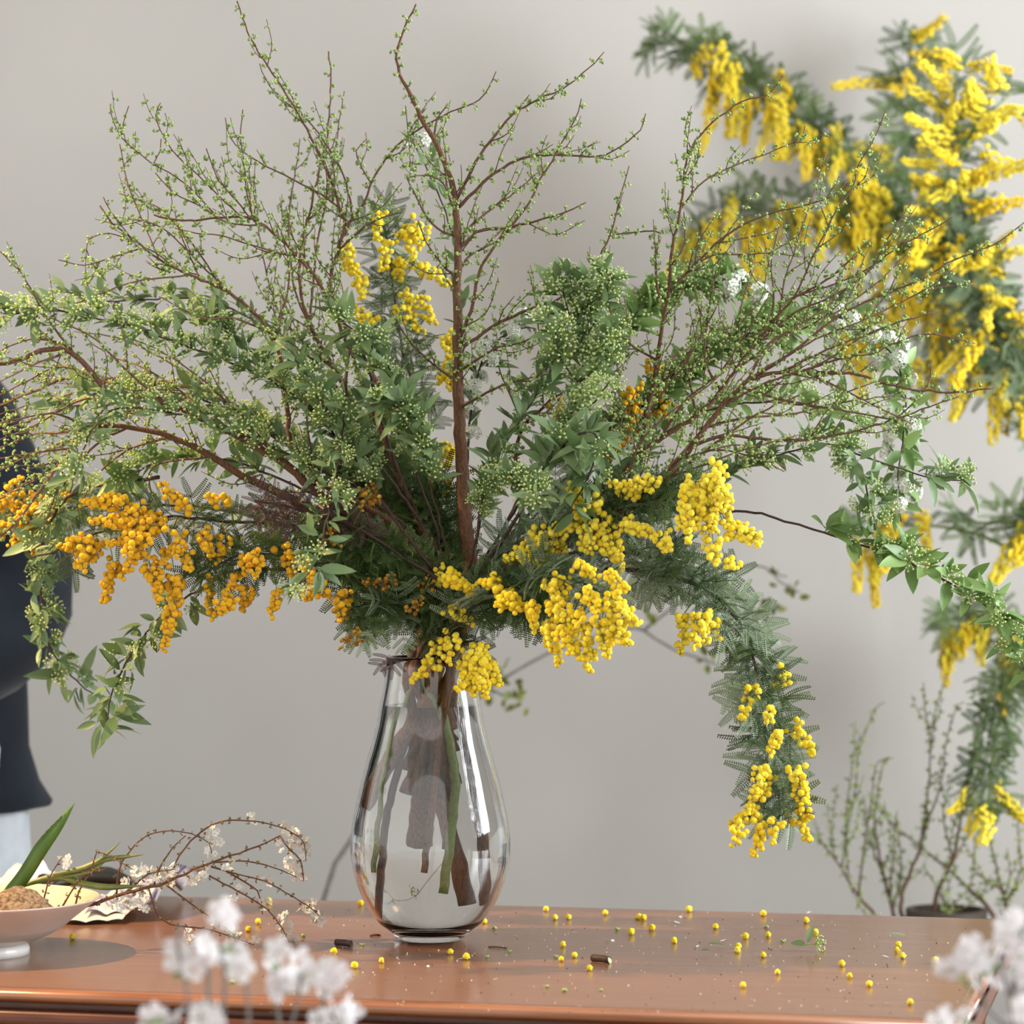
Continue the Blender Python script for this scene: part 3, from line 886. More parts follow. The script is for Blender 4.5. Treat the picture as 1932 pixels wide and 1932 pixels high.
# ------------------------------------------------------------------ bouquet: twiggy branches in bud
bare_branch('tallest upright budded branch with thick red-brown trunk in the bouquet centre',
    [(884, 1095), (880, 1000), (873, 900), (867, 800), (864, 680), (863, 560), (862, 440), (858, 370), (840, 310), (818, 262), (800, 230), (775, 180), (755, 140), (748, 110), (757, 70), (785, 8)],
    -0.02, -0.04, 0.0072, 0.0008,
    [([(863, 372), (904, 295), (935, 255), (966, 217), (1013, 189), (1060, 168), (1110, 130), (1140, 98)], -.03),
     ([(863, 395), (898, 360), (935, 326), (975, 304), (1013, 293), (1075, 293), (1124, 296), (1156, 286), (1184, 267), (1208, 245), (1218, 214)], -.06),
     ([(866, 640), (888, 587), (898, 537), (910, 500), (935, 460), (969, 422), (1000, 379), (1019, 341), (1041, 304), (1056, 276), (1075, 242), (1090, 211), (1097, 186)], -.08),
     ([(864, 450), (907, 410), (951, 379), (982, 354), (1028, 314)], .05),
     ([(864, 475), (898, 438), (929, 432), (963, 428), (1013, 416), (1069, 400), (1106, 382)], -.05),
     ([(864, 510), (888, 481), (910, 469), (940, 440), (985, 400)], .06),
     ([(864, 525), (833, 497), (802, 453), (789, 416)], -.05),
     ([(863, 450), (814, 422), (780, 360), (764, 329)], .04),
     ([(862, 400), (835, 345), (800, 330), (770, 335)], -.05),
     ([(866, 660), (940, 610), (1010, 580), (1060, 560), (1121, 497), (1137, 472), (1156, 428), (1168, 379), (1177, 348), (1187, 313)], -.04),
     ([(868, 700), (930, 660), (1000, 640), (1070, 600)], -.10),
     ([(870, 770), (930, 735), (990, 715), (1060, 700)], -.09),
     ([(866, 720), (820, 690), (770, 640), (740, 590)], -.06),
     ([(818, 262), (825, 225), (848, 195)], .02), ([(775, 330), (770, 250), (765, 200)], .03)],
    ang=70, depth=0.03, taper=1.05)
bare_branch('budded branch whose tip is the highest, leaning up left to the top edge',
    [(845, 1110), (800, 930), (730, 760), (670, 650), (634, 580), (622, 550), (632, 490), (650, 430), (640, 390), (625, 340), (608, 300), (570, 230), (535, 170), (505, 125), (480, 85), (462, 45), (447, 2)],
    0.05, 0.0, 0.0050, 0.0007,
    [([(652, 428), (687, 382), (702, 341), (730, 298), (758, 267), (789, 245), (814, 230), (851, 211), (904, 189), (930, 150), (936, 135)], -.06),
     ([(638, 395), (604, 365), (568, 347), (535, 329), (501, 313), (460, 287), (434, 259), (425, 222)], -.03),
     ([(652, 440), (664, 409), (659, 370), (643, 318), (620, 279), (584, 230), (555, 207), (516, 171), (501, 150), (490, 120)], .03),
     ([(640, 470), (700, 420), (760, 400)], -.04), ([(700, 345), (680, 310), (672, 285), (692, 262)], .03)], ang=200, depth=0.06)
bare_branch('budded branch with two straight upright wands left of the centre',
    [(838, 1115), (770, 960), (690, 800), (620, 680), (580, 600), (566, 540), (568, 470), (580, 415), (600, 330), (618, 250), (625, 160), (620, 97)],
    0.10, 0.10, 0.0045, 0.0008,
    [([(585, 610), (592, 520), (600, 450), (612, 400), (630, 300), (640, 230), (650, 172)], .02),
     ([(620, 680), (560, 560), (548, 480), (545, 400), (558, 320), (566, 262)], .04),
     ([(640, 710), (540, 610), (510, 540), (492, 460), (485, 400), (480, 345)], .05),
     ([(690, 800), (600, 640), (545, 590), (520, 520)], .06)], ang=150, depth=0.09)
bare_branch('budded branch fanning into five wands toward the upper left',
    [(850, 1105), (790, 980), (720, 820), (660, 660), (622, 570), (600, 530), (583, 507), (560, 485), (540, 460), (515, 440), (485, 418), (455, 408), (410, 410), (370, 416), (330, 415), (290, 405)],
    0.0, -0.08, 0.0052, 0.0009,
    [([(457, 409), (413, 370), (374, 331), (335, 295), (309, 259), (294, 217), (303, 194)], -.02),
     ([(410, 410), (361, 357), (320, 326), (289, 310), (258, 285), (229, 259), (214, 228), (208, 202)], -.03),
     ([(236, 265), (232, 235), (243, 200)], .0), ([(291, 312), (302, 285), (304, 262)], .0),
     ([(472, 412), (439, 370), (413, 341), (395, 297), (389, 280)], .03),
     ([(478, 414), (465, 357), (460, 305), (454, 259), (458, 207)], .02),
     ([(500, 428), (430, 420), (380, 390), (330, 365), (293, 326)], -.05),
     ([(560, 485), (500, 470), (420, 445), (370, 440), (330, 430)], -.04), ([(600, 530), (570, 480), (550, 440), (540, 390)], .05),
     ([(480, 418), (480, 370), (470, 330), (474, 300)], .06)], ang=190, depth=0.11)
bare_branch('arching budded branch reaching to the left just under the upper fan',
    [(845, 1110), (740, 990), (620, 920), (555, 850), (540, 760), (530, 680), (512, 630), (470, 580), (420, 545), (380, 530), (330, 505), (300, 490), (250, 450), (210, 420), (188, 388)],
    -0.02, -0.10, 0.0050, 0.0008,
    [([(350, 520), (260, 530), (200, 550), (150, 570), (110, 580)], -.05), ([(300, 490), (262, 400), (242, 350), (231, 300), (226, 272)], .06),
     ([(420, 545), (370, 470), (310, 400), (270, 380), (225, 365)], .08), ([(260, 460), (205, 440), (165, 455), (170, 490), (200, 530)], -.03),
     ([(250, 452), (210, 400), (195, 372)], -.02), ([(440, 560), (380, 500), (320, 440), (280, 420), (225, 410)], .03),
     ([(330, 505), (280, 470), (230, 480), (160, 500), (110, 490)], -.05), ([(512, 630), (440, 600), (380, 600), (300, 560)], -.06),
     ([(512, 640), (540, 560), (545, 500), (530, 440)], .05), ([(380, 530), (340, 440), (330, 400)], .06)], ang=185, depth=0.05)
bare_branch('stout red-brown budded branch bending over level near the left edge',
    [(845, 1112), (740, 1025), (650, 965), (597, 930), (550, 883), (500, 853), (400, 795), (320, 765), (260, 748), (205, 740), (168, 695), (130, 663), (93, 660), (40, 675), (0, 688), (-40, 705)],
    -0.05, -0.16, 0.0064, 0.0022,
    [([(150, 680), (85, 595), (62, 550), (35, 510), (-5, 470)], -.03), ([(168, 695), (120, 652), (60, 640), (0, 662), (-30, 690)], .04),
     ([(260, 748), (180, 712), (110, 692), (50, 720), (0, 745)], .05), ([(320, 765), (240, 700), (180, 640), (120, 610), (50, 580)], -.05),
     ([(500, 853), (430, 760), (360, 700), (300, 660), (250, 640)], -.05), ([(400, 795), (330, 730), (260, 690), (200, 670)], .06),
     ([(597, 930), (580, 800), (575, 720), (560, 660)], -.03), ([(205, 740), (140, 760), (70, 800), (0, 830)], .03),
     ([(130, 663), (60, 690), (0, 720)], -.04), ([(550, 883), (470, 800), (420, 740), (390, 690)], -.06)], ang=170, depth=0.04)
bare_branch('low red-barked budded branch drooping toward the person at the left edge',
    [(842, 1120), (740, 1040), (600, 965), (467, 903), (400, 860), (320, 823), (240, 806), (200, 803), (160, 802), (135, 840), (105, 885), (70, 935), (30, 985), (0, 1010), (-30, 1035)],
    -0.02, -0.14, 0.0068, 0.0012,
    [([(138, 846), (90, 850), (50, 862), (10, 882), (-20, 895)], -.04), ([(133, 850), (115, 900), (95, 960), (75, 1020)], .03),
     ([(120, 868), (60, 910), (20, 930), (-15, 950)], .04), ([(320, 823), (240, 850), (180, 900), (150, 960)], .06),
     ([(240, 806), (180, 840), (130, 900), (100, 960)], .04), ([(200, 803), (120, 815), (60, 820), (-10, 850)], .07),
     ([(410, 866), (340, 830), (260, 840), (210, 870)], .08), ([(160, 802), (100, 780), (40, 790), (-10, 800)], -.03),
     ([(105, 885), (50, 960), (20, 1010)], -.02), ([(400, 860), (290, 880), (285, 930), (280, 950)], .02)], ang=165, depth=0.07, auto=0.75)
bare_branch('hazy budded branch spreading behind the others at the left edge',
    [(835, 1100), (700, 960), (560, 840), (400, 745), (250, 715), (190, 718), (130, 712), (60, 740), (0, 765)],
    0.10, 0.12, 0.0055, 0.0012,
    [([(300, 725), (200, 750), (110, 775), (40, 800), (-10, 815)], .03), ([(250, 718), (150, 740), (70, 760), (-10, 785)], -.04), ([(400, 745), (260, 770), (150, 830), (60, 855), (-10, 865)], .02),
     ([(190, 718), (115, 690), (95, 670), (85, 655)], .0), ([(420, 755), (330, 690), (230, 640), (140, 625)], .03), ([(250, 716), (180, 790), (120, 860)], .02)],
    ang=140, depth=0.10)
bare_branch('large budded branch sweeping up right in front of the wall mimosa',
    [(900, 1105), (960, 1055), (1060, 985), (1152, 914), (1202, 865), (1242, 830), (1314, 784), (1357, 740), (1388, 697), (1420, 653), (1451, 616), (1482, 579), (1513, 554), (1559, 529), (1590, 504), (1618, 482)],
    -0.02, -0.08, 0.0062, 0.0009,
    [([(1482, 579), (1507, 545), (1534, 482), (1556, 442), (1578, 396), (1608, 355), (1620, 310), (1650, 260), (1671, 208)], -.02),
     ([(1470, 590), (1480, 530), (1497, 480), (1510, 440), (1522, 405), (1540, 350), (1558, 288)], .05),
     ([(1420, 653), (1500, 590), (1570, 560), (1640, 510), (1680, 440), (1720, 382)], -.05),
     ([(1388, 697), (1470, 640), (1560, 600), (1620, 560), (1670, 520), (1720, 470)], .05),
     ([(1360, 738), (1330, 680), (1335, 600), (1345, 540), (1360, 470)], .04), ([(1400, 680), (1395, 600), (1410, 540), (1420, 490)], .04),
     ([(1314, 784), (1300, 700), (1310, 640), (1325, 580)], .05), ([(1451, 616), (1460, 560), (1455, 500), (1462, 460), (1470, 430)], -.04),
     ([(1513, 554), (1590, 530), (1650, 500), (1690, 470), (1800, 410)], -.05), ([(1242, 830), (1290, 760), (1360, 700), (1400, 640), (1450, 560)], -.06),
     ([(1202, 865), (1230, 770), (1290, 690), (1330, 620)], -.05)], ang=-20, depth=0.035)
bare_branch('slender upright budded branch with one long arching tip right of centre',
    [(905, 1100), (1000, 1010), (1120, 930), (1200, 850), (1228, 740), (1240, 680), (1252, 600), (1262, 550), (1266, 480), (1283, 400), (1290, 350), (1293, 311), (1312, 265), (1355, 222), (1398, 191), (1448, 179), (1478, 142)],
    0.02, -0.05, 0.0046, 0.0007,
    [([(1262, 555), (1285, 525), (1312, 498), (1350, 460), (1400, 425), (1460, 400), (1510, 390), (1570, 370), (1600, 340)], -.04),
     ([(1284, 395), (1328, 342), (1398, 307), (1452, 288), (1515, 257), (1519, 237)], .02), ([(1266, 500), (1292, 460), (1290, 400)], .02),
     ([(1312, 500), (1350, 480), (1400, 480), (1450, 478), (1520, 485)], .03), ([(1350, 460), (1400, 450), (1450, 440), (1480, 425)], .02),
     ([(1252, 600), (1240, 540), (1236, 480), (1245, 440), (1200, 438), (1150, 445)], .04), ([(1240, 680), (1180, 640), (1150, 580), (1130, 500)], .05),
     ([(1228, 740), (1290, 680), (1330, 620), (1360, 560)], -.05), ([(1240, 690), (1310, 650), (1370, 600)], .06), ([(1150, 915), (1155, 800), (1165, 700), (1160, 620)], .03)], ang=-60, depth=0.08)
bare_branch('wide budded branch reaching level to the far right edge',
    [(898, 1110), (960, 1065), (1080, 1010), (1219, 941), (1276, 873), (1314, 831), (1360, 770), (1412, 718), (1473, 702), (1522, 704), (1617, 706), (1689, 729), (1784, 740), (1874, 733)],
    -0.06, -0.15, 0.0058, 0.0008,
    [([(1412, 718), (1500, 660), (1577, 599), (1647, 564), (1725, 533), (1803, 490), (1880, 459), (1935, 418)], -.04),
     ([(1430, 708), (1540, 640), (1640, 600), (1700, 570), (1760, 545), (1838, 535)], .04), ([(1500, 703), (1600, 672), (1680, 650), (1750, 630), (1840, 648)], .02),
     ([(1400, 730), (1480, 755), (1600, 775), (1680, 790), (1740, 772), (1810, 748)], -.03),
     ([(1300, 845), (1367, 822), (1465, 831), (1541, 827), (1617, 812), (1693, 786), (1749, 729), (1757, 690)], -.04),
     ([(1370, 762), (1450, 720), (1540, 690), (1620, 640), (1690, 610), (1760, 590)], -.06), ([(1412, 718), (1450, 650), (1530, 600), (1600, 540), (1640, 470)], .05),
     ([(1330, 810), (1400, 790), (1500, 780), (1580, 760), (1700, 745)], .04), ([(1473, 702), (1560, 660), (1650, 625), (1720, 600)], -.02),
     ([(1522, 704), (1600, 740), (1660, 770), (1720, 800)], -.03), ([(1276, 873), (1340, 850), (1420, 860), (1480, 890)], -.04)], ang=-35, depth=0.05)
bare_branch('thin budded branch tangled low on the right above the yellow flowers',
    [(895, 1118), (1000, 1050), (1110, 985), (1180, 960), (1260, 900), (1330, 850), (1400, 800), (1450, 770), (1520, 740)],
    -0.08, -0.16, 0.0035, 0.0008,
    [([(1180, 960), (1200, 850), (1250, 790), (1320, 740), (1380, 690)], -.03), ([(1260, 900), (1320, 880), (1400, 850), (1470, 830)], -.03), ([(1110, 985), (1150, 880), (1170, 800), (1200, 740)], .04),
     ([(1200, 945), (1290, 850), (1340, 790), (1380, 740)], .03), ([(1330, 850), (1400, 840), (1460, 870), (1480, 880)], .02)], ang=-10, depth=0.13)
bare_branch('dark budded branch leaning right behind the central green sprays',
    [(893, 1105), (933, 1066), (953, 1024), (985, 985), (975, 900), (976, 833), (1000, 789), (1039, 755), (1052, 698), (1075, 640), (1090, 560)],
    0.02, 0.06, 0.0064, 0.0009,
    [([(990, 800), (960, 740), (940, 690), (930, 640)], .02), ([(1039, 755), (1100, 720), (1170, 680), (1230, 640)], .03), ([(1052, 700), (1020, 640), (1010, 570), (1000, 520)], .03),
     ([(975, 860), (1040, 830), (1100, 800), (1180, 770)], -.03), ([(1075, 640), (1110, 600), (1130, 560), (1135, 480)], .02)], ang=-80, depth=0.06)

# ------------------------------------------------------------------ bouquet: leafy sprays with pale green umbels
LB = leafy_branch
LB('leafy spray hanging straight down left of centre studded with pale umbels', [(800, 1020), (730, 830), (690, 680), (668, 640), (655, 690), (652, 760), (642, 840), (628, 920), (612, 1000), (590, 1070), (545, 1125)], 0.0, -0.19, root=False, t0=0.32, umbel=0.8, leaves=(2, 4), node=0.0085)
LB('leafy spray of pale umbels arching over the left side to the edge', [(815, 1040), (700, 860), (560, 750), (450, 690), (330, 645), (200, 605), (90, 585), (0, 600), (-30, 620)], -0.02, -0.16, t0=0.2, umbel=0.95, leaves=(3, 5), node=0.0072, root=True)
LB('yellowish umbel spray bending down at the end of the low left branch', [(815, 1060), (680, 930), (480, 830), (330, 780), (230, 770), (190, 790), (160, 840), (140, 900), (132, 930)], -0.05, -0.18, t0=0.3, umbel=0.8, leaves=(2, 4), node=0.0078, root=True)
LB('leafy spray in the back left with bare dark stem and few umbels', [(820, 1050), (720, 850), (600, 690), (480, 605), (380, 565), (280, 565), (190, 568), (110, 545)], 0.06, 0.14, t0=0.3, umbel=0.35, leaves=(3, 5), node=0.009, root=True)
LB('leafy spray with broad dark leaves in gap above left mimosa', [(800, 1080), (640, 960), (470, 880), (390, 864), (310, 868), (250, 895), (205, 925)], 0.05, 0.08, t0=0.5, umbel=0.15, leaves=(3, 5), node=0.008, tmpl=LEAVES2, lscale=1.2)
LB('dark-stemmed leafy twig dangling lowest at left of the bouquet', [(760, 1100), (600, 1080), (450, 1075), (390, 1105), (330, 1140), (285, 1182), (245, 1240), (215, 1295), (203, 1345), (201, 1385)], 0.0, -0.06, t0=0.58, umbel=0.5, leaves=(3, 5), node=0.0068, up=0.3, lscale=1.15)
LB('soft leafy spray hanging in front of the navy sleeve', [(300, 900), (140, 930), (85, 1010), (75, 1060), (78, 1130), (92, 1215), (125, 1265), (160, 1300), (182, 1312)], 0.06, 0.20, t0=0.28, umbel=0.6, leaves=(4, 6), node=0.0068, lscale=1.2)
LB('leafy clump with a dense flat umbel mass in front left of the trunk', [(850, 1080), (820, 950), (800, 850), (780, 790), (740, 765), (700, 765)], -0.06, -0.16, t0=0.45, umbel=0.9, leaves=(5, 8), node=0.0060, up=0.8, root=True, lscale=1.25)
LB('blue-green leafy spray top left of the central trunk', [(830, 1050), (790, 900), (760, 780), (730, 700), (690, 640), (650, 610), (640, 590)], -0.04, -0.14, t0=0.4, umbel=0.6, leaves=(4, 7), node=0.0066, up=0.5, root=True, lscale=1.2)
LB('feathery pale green spray in front centre just right of the trunk', [(880, 1090), (900, 1000), (915, 930), (950, 910), (1000, 925), (1030, 950)], -0.08, -0.17, t0=0.4, umbel=1.0, leaves=(3, 5), node=0.0042, up=0.6, scale=0.95, root=True)
LB('bright upright leafy spray with a bushy umbel crown right of centre', [(895, 1090), (960, 980), (1040, 860), (1085, 760), (1105, 660), (1112, 580), (1112, 525)], 0.0, -0.10, t0=0.42, umbel=1.0, leaves=(3, 5), node=0.0052, up=0.55, root=True, scale=1.1,
   twigs=[([(1095, 650), (1070, 580), (1058, 520)], -.07, -.10), ([(1105, 640), (1140, 570), (1152, 515)], -.08, -.12), ([(1090, 720), (1055, 670), (1045, 610)], -.08, -.13), ([(1095, 720), (1135, 680), (1150, 620)], -.08, -.13), ([(1075, 790), (1120, 760), (1150, 720)], -.07, -.13)])
LB('leafy spray with long narrow leaves right of centre over yellow flowers', [(890, 1100), (960, 1000), (1030, 880), (1090, 820), (1130, 830), (1110, 900), (1075, 960)], -0.06, -0.16, t0=0.4, umbel=0.4, leaves=(4, 6), node=0.0075, lscale=1.3)
LB('leafy arm on the right arching over and hanging in a pale curtain', [(905, 1100), (1050, 1010), (1200, 940), (1330, 915), (1400, 880), (1500, 850), (1560, 838), (1615, 870), (1640, 940), (1652, 1000)], -0.02, -0.08, t0=0.52, umbel=0.7, leaves=(3, 5), node=0.0066, root=True, twigs=[([(1610, 855), (1700, 885), (1770, 905), (1835, 905)], -.07, -.05)])
LB('leafy spray edged with white blossom hanging at the far right', [(1200, 800), (1350, 680), (1480, 610), (1600, 610), (1680, 665), (1708, 740), (1705, 820), (1695, 890), (1700, 985)], 0.05, 0.12, t0=0.42, umbel=0.35, white=0.60, leaves=(3, 5), node=0.0070, tmpl=LEAVES2)
LB('long dark stem with upright fresh leaves curving down to right edge', [(905, 1115), (1050, 1040), (1220, 985), (1390, 965), (1480, 982), (1600, 1020), (1700, 1055), (1800, 1105), (1880, 1160), (1915, 1220), (1945, 1290)], -0.02, -0.08, t0=0.58, umbel=0.40, leaves=(4, 6), node=0.0076, tmpl=LEAVES2, up=0.9, root=True, lscale=1.2)
LB('hazy leafy spray behind on the right ending in a white tuft', [(900, 1090), (1000, 900), (1100, 730), (1180, 620), (1250, 565), (1330, 545), (1415, 540)], 0.10, 0.18, t0=0.5, umbel=0.8, leaves=(4, 6), node=0.0055, tmpl=LEAVES2, whiteend=True, root=True, scale=1.25)
LB('tall thin leafy spray behind the trunk topped by a white flower tuft', [(860, 1080), (866, 900), (872, 700), (868, 540), (850, 430), (815, 340), (785, 280), (772, 258)], 0.08, 0.10, t0=0.45, umbel=0.25, leaves=(1, 3), node=0.010, whiteend=True, root=True)
LB('leafy spray with small white blossoms behind the trunk', [(865, 1090), (880, 900), (890, 760), (920, 660), (980, 620), (1010, 620)], 0.06, 0.06, t0=0.5, umbel=0.2, white=0.7, leaves=(2, 4), node=0.0085)
LB('deep green leafy spray filling space right of the trunk', [(885, 1095), (910, 960), (940, 860), (990, 780), (1040, 700), (1070, 640)], 0.0, 0.02, t0=0.25, umbel=0.35, leaves=(4, 7), node=0.0075, root=True, lscale=1.2)
LB('dark leafy spray in the shaded heart left of the trunk', [(850, 1100), (800, 1010), (770, 920), (740, 840), (690, 770)], 0.0, 0.04, t0=0.1, umbel=0.1, leaves=(4, 6), node=0.0075, lscale=1.2)
LB('leafy spray of grey-green leaves beneath the left fan', [(830, 1080), (680, 880), (560, 740), (470, 660), (400, 610), (330, 600)], 0.02, -0.02, t0=0.35, umbel=0.55, leaves=(4, 6), node=0.0072, root=True, lscale=1.1)
LB('leafy spray crossing left of centre beneath the arching umbels', [(820, 1070), (680, 920), (560, 850), (450, 790), (360, 745), (260, 740), (180, 745), (90, 770)], 0.02, 0.05, t0=0.25, umbel=0.5, leaves=(4, 6), node=0.0072, lscale=1.1)
LB('short leafy spray tucked in the middle left with pale umbels', [(820, 1080), (710, 930), (640, 810), (590, 730), (560, 680), (520, 650)], -0.08, -0.14, t0=0.35, umbel=0.7, leaves=(4, 6), node=0.0068, lscale=1.1)
LB('leafy spray with rounded leaves spreading behind right twigs', [(910, 1090), (1050, 930), (1180, 800), (1300, 700), (1400, 640), (1500, 620)], 0.06, 0.06, t0=0.38, umbel=0.7, leaves=(4, 6), node=0.0055, tmpl=LEAVES2, root=True, lscale=1.1, scale=1.2)
LB('leafy spray mixed into the right twigs above the arching arm', [(905, 1100), (1050, 980), (1180, 880), (1300, 790), (1420, 760), (1540, 770), (1640, 810)], 0.03, 0.03, t0=0.5, umbel=0.5, leaves=(2, 4), node=0.0085, tmpl=LEAVES2)
LB('grey-leaved spray beside the golden mimosa low right', [(900, 1110), (1000, 1010), (1100, 930), (1180, 880), (1240, 860)], -0.02, -0.03, t0=0.3, umbel=0.2, leaves=(4, 6), node=0.0080, lscale=1.2)

# ------------------------------------------------------------------ bouquet: mimosa
MI = mimosa
MI('mimosa branch reaching left with drooping racemes in painted warm-lit orange', [(830, 1130), (720, 1050), (640, 1010), (540, 990), (440, 985), (340, 975), (250, 985), (170, 1010), (110, 1040), (60, 1050)], -0.03, -0.10,
   [(310, 990, 170, 983), (293, 1000, 200, 1027), (187, 1020, 167, 1062), (165, 1020, 122, 1035), (267, 1040, 230, 1088), (213, 1060, 197, 1140), (320, 1030, 303, 1085), (280, 1060, 300, 1135),
    (330, 1090, 307, 1226), (380, 1000, 403, 1052), (352, 1040, 362, 1080), (357, 963, 300, 907), (235, 945, 150, 948), (430, 945, 390, 935), (395, 1090, 405, 1168), (253, 957, 215, 992), (160, 1030, 157, 1075), (340, 1005, 333, 1050), (250, 1010, 240, 1050), (420, 1010, 412, 1060)],
   (0.25, 0.95, 50), FERN_DK, 'g', lscale=0.95, ang=120, depth=0.05, sibling=0.45)
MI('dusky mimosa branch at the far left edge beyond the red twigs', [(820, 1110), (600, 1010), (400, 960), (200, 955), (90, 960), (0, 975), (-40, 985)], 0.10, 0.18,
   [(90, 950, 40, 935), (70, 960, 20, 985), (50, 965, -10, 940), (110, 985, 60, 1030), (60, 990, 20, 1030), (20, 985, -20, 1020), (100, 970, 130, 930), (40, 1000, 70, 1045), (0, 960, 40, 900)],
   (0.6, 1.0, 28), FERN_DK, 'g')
MI('mimosa branch low on the left with shaded green fronds and hanging racemes', [(835, 1150), (740, 1085), (660, 1060), (560, 1050), (480, 1045), (420, 1060), (370, 1095)], -0.06, -0.08,
   [(443, 1085, 428, 1138), (467, 1110, 458, 1152), (437, 1130, 413, 1155), (520, 1120, 513, 1163), (535, 1033, 553, 1088), (600, 1088, 580, 1115), (617, 1110, 567, 1128), (645, 1115, 642, 1172), (655, 1120, 652, 1168), (490, 1050, 478, 1090), (575, 1060, 590, 1100), (465, 1050, 460, 1085)],
   (0.1, 1.0, 60), FERN_DK, 'g', ang=100, depth=0.07, sibling=0.5)
MI('bronze-tipped mimosa branch with dark purple-brown fronds left of the trunk', [(840, 1120), (760, 1050), (680, 1000), (600, 970), (540, 955), (480, 945)], -0.08, -0.12,
   [(700, 930, 680, 960, 'b'), (690, 920, 720, 950, 'b'), (690, 945, 705, 915, 'b'), (620, 1000, 640, 1030, 'b')],
   (0.45, 1.0, 24), FERN_BR, 'g', lscale=0.8)
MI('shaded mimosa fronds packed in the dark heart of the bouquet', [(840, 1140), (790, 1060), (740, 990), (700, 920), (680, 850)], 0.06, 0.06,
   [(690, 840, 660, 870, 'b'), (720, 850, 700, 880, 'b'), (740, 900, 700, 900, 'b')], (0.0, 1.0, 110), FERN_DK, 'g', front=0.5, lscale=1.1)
MI('mimosa spray of silvery fronds and small buds over the vase rim', [(835, 1215), (815, 1170), (780, 1150), (740, 1140), (700, 1150), (672, 1180)], -0.05, -0.10,
   [(743, 1097, 682, 1102, 'b'), (853, 1200, 847, 1253), (820, 1248, 770, 1287), (845, 1150, 893, 1178), (680, 1193, 642, 1222, 'b'), (770, 1150, 800, 1130, 'b'), (800, 1115, 812, 1090, 'b'), (830, 1210, 812, 1240), (822, 1100, 835, 1065)],
   (0.0, 1.0, 64), FERN + FERN_DK, 'y', lscale=0.95, extra_leaves=[(745, 1240, 730, 1292, FERN_BR), (735, 1235, 705, 1270, FERN_BR), (700, 1190, 668, 1240, FERN), (760, 1200, 770, 1250, FERN)], front=0.7, ang=240, depth=0.05)
MI('dense yellow mimosa cluster hanging over the vase rim', [(850, 1240), (868, 1215), (890, 1210), (905, 1220)], -0.045, -0.07,
   [(905, 1215, 917, 1318), (900, 1230, 862, 1305), (905, 1235, 943, 1298), (890, 1235, 866, 1268), (900, 1225, 892, 1318), (912, 1245, 935, 1280), (885, 1245, 880, 1300), (903, 1240, 905, 1310), (920, 1250, 922, 1300)],
   (0.0, 1.0, 5), FERN, 'y', dY=0.012, dense=1.25)
MI('bright yellow mimosa branch in front right with thick drooping racemes', [(850, 1190), (900, 1140), (960, 1105), (1040, 1088), (1100, 1100), (1150, 1128)], -0.08, -0.17,
   [(1040, 1095, 1050, 1152), (1047, 1140, 1073, 1185), (1000, 1140, 1007, 1195), (1033, 1175, 1057, 1255), (1067, 1180, 1113, 1265), (1100, 1165, 1120, 1242), (1135, 1170, 1147, 1238), (1160, 1160, 1187, 1220),
    (1150, 1128, 1210, 1180), (1100, 1112, 1130, 1158), (1083, 1060, 1127, 1092), (1147, 1083, 1187, 1115), (955, 1118, 975, 1152), (920, 1087, 937, 1115), (850, 1080, 890, 1123), (945, 1120, 940, 1150), (1090, 1150, 1085, 1195)],
   (0.05, 1.0, 50), FERN + FERN_DK[:1], 'y', lscale=1.0, front=0.7, ang=-100, depth=0.06, dense=1.15, sibling=0.8)
MI('yellow mimosa branch across the right centre above the drooping one', [(880, 1120), (950, 1045), (1020, 1005), (1100, 975), (1180, 955), (1260, 945)], -0.05, -0.12,
   [(1087, 985, 1020, 1012), (1027, 1000, 950, 1062), (1067, 1030, 1000, 1028), (1018, 1055, 985, 1058), (1130, 950, 1083, 957), (1230, 908, 1150, 915), (1207, 922, 1165, 930), (1147, 983, 1173, 1078), (1130, 1010, 1168, 1058), (1180, 987, 1243, 1018), (1077, 915, 1093, 950), (1100, 1000, 1112, 1050), (1240, 1010, 1255, 1040)],
   (0.2, 1.0, 48), FERN, 'y', lscale=0.95, ang=-50, depth=0.09, sibling=1.0)
MI('compact mimosa tuft with the brightest yellow mass at right', [(900, 1110), (1020, 1030), (1140, 970), (1240, 940), (1310, 925), (1345, 915)], -0.07, -0.14,
   [(1330, 905, 1288, 1000), (1345, 908, 1370, 968), (1320, 915, 1350, 1005), (1300, 925, 1300, 1028), (1340, 915, 1330, 1022), (1355, 900, 1375, 965), (1310, 908, 1288, 962), (1335, 930, 1345, 985), (1365, 985, 1435, 1030), (1390, 995, 1442, 1014), (1340, 1028, 1355, 1062), (1370, 1058, 1392, 1070), (1320, 930, 1310, 1000), (1345, 885, 1370, 880)],
   (0.5, 0.95, 34), FERN_DK, 'y', dense=1.1, sibling=0.45)
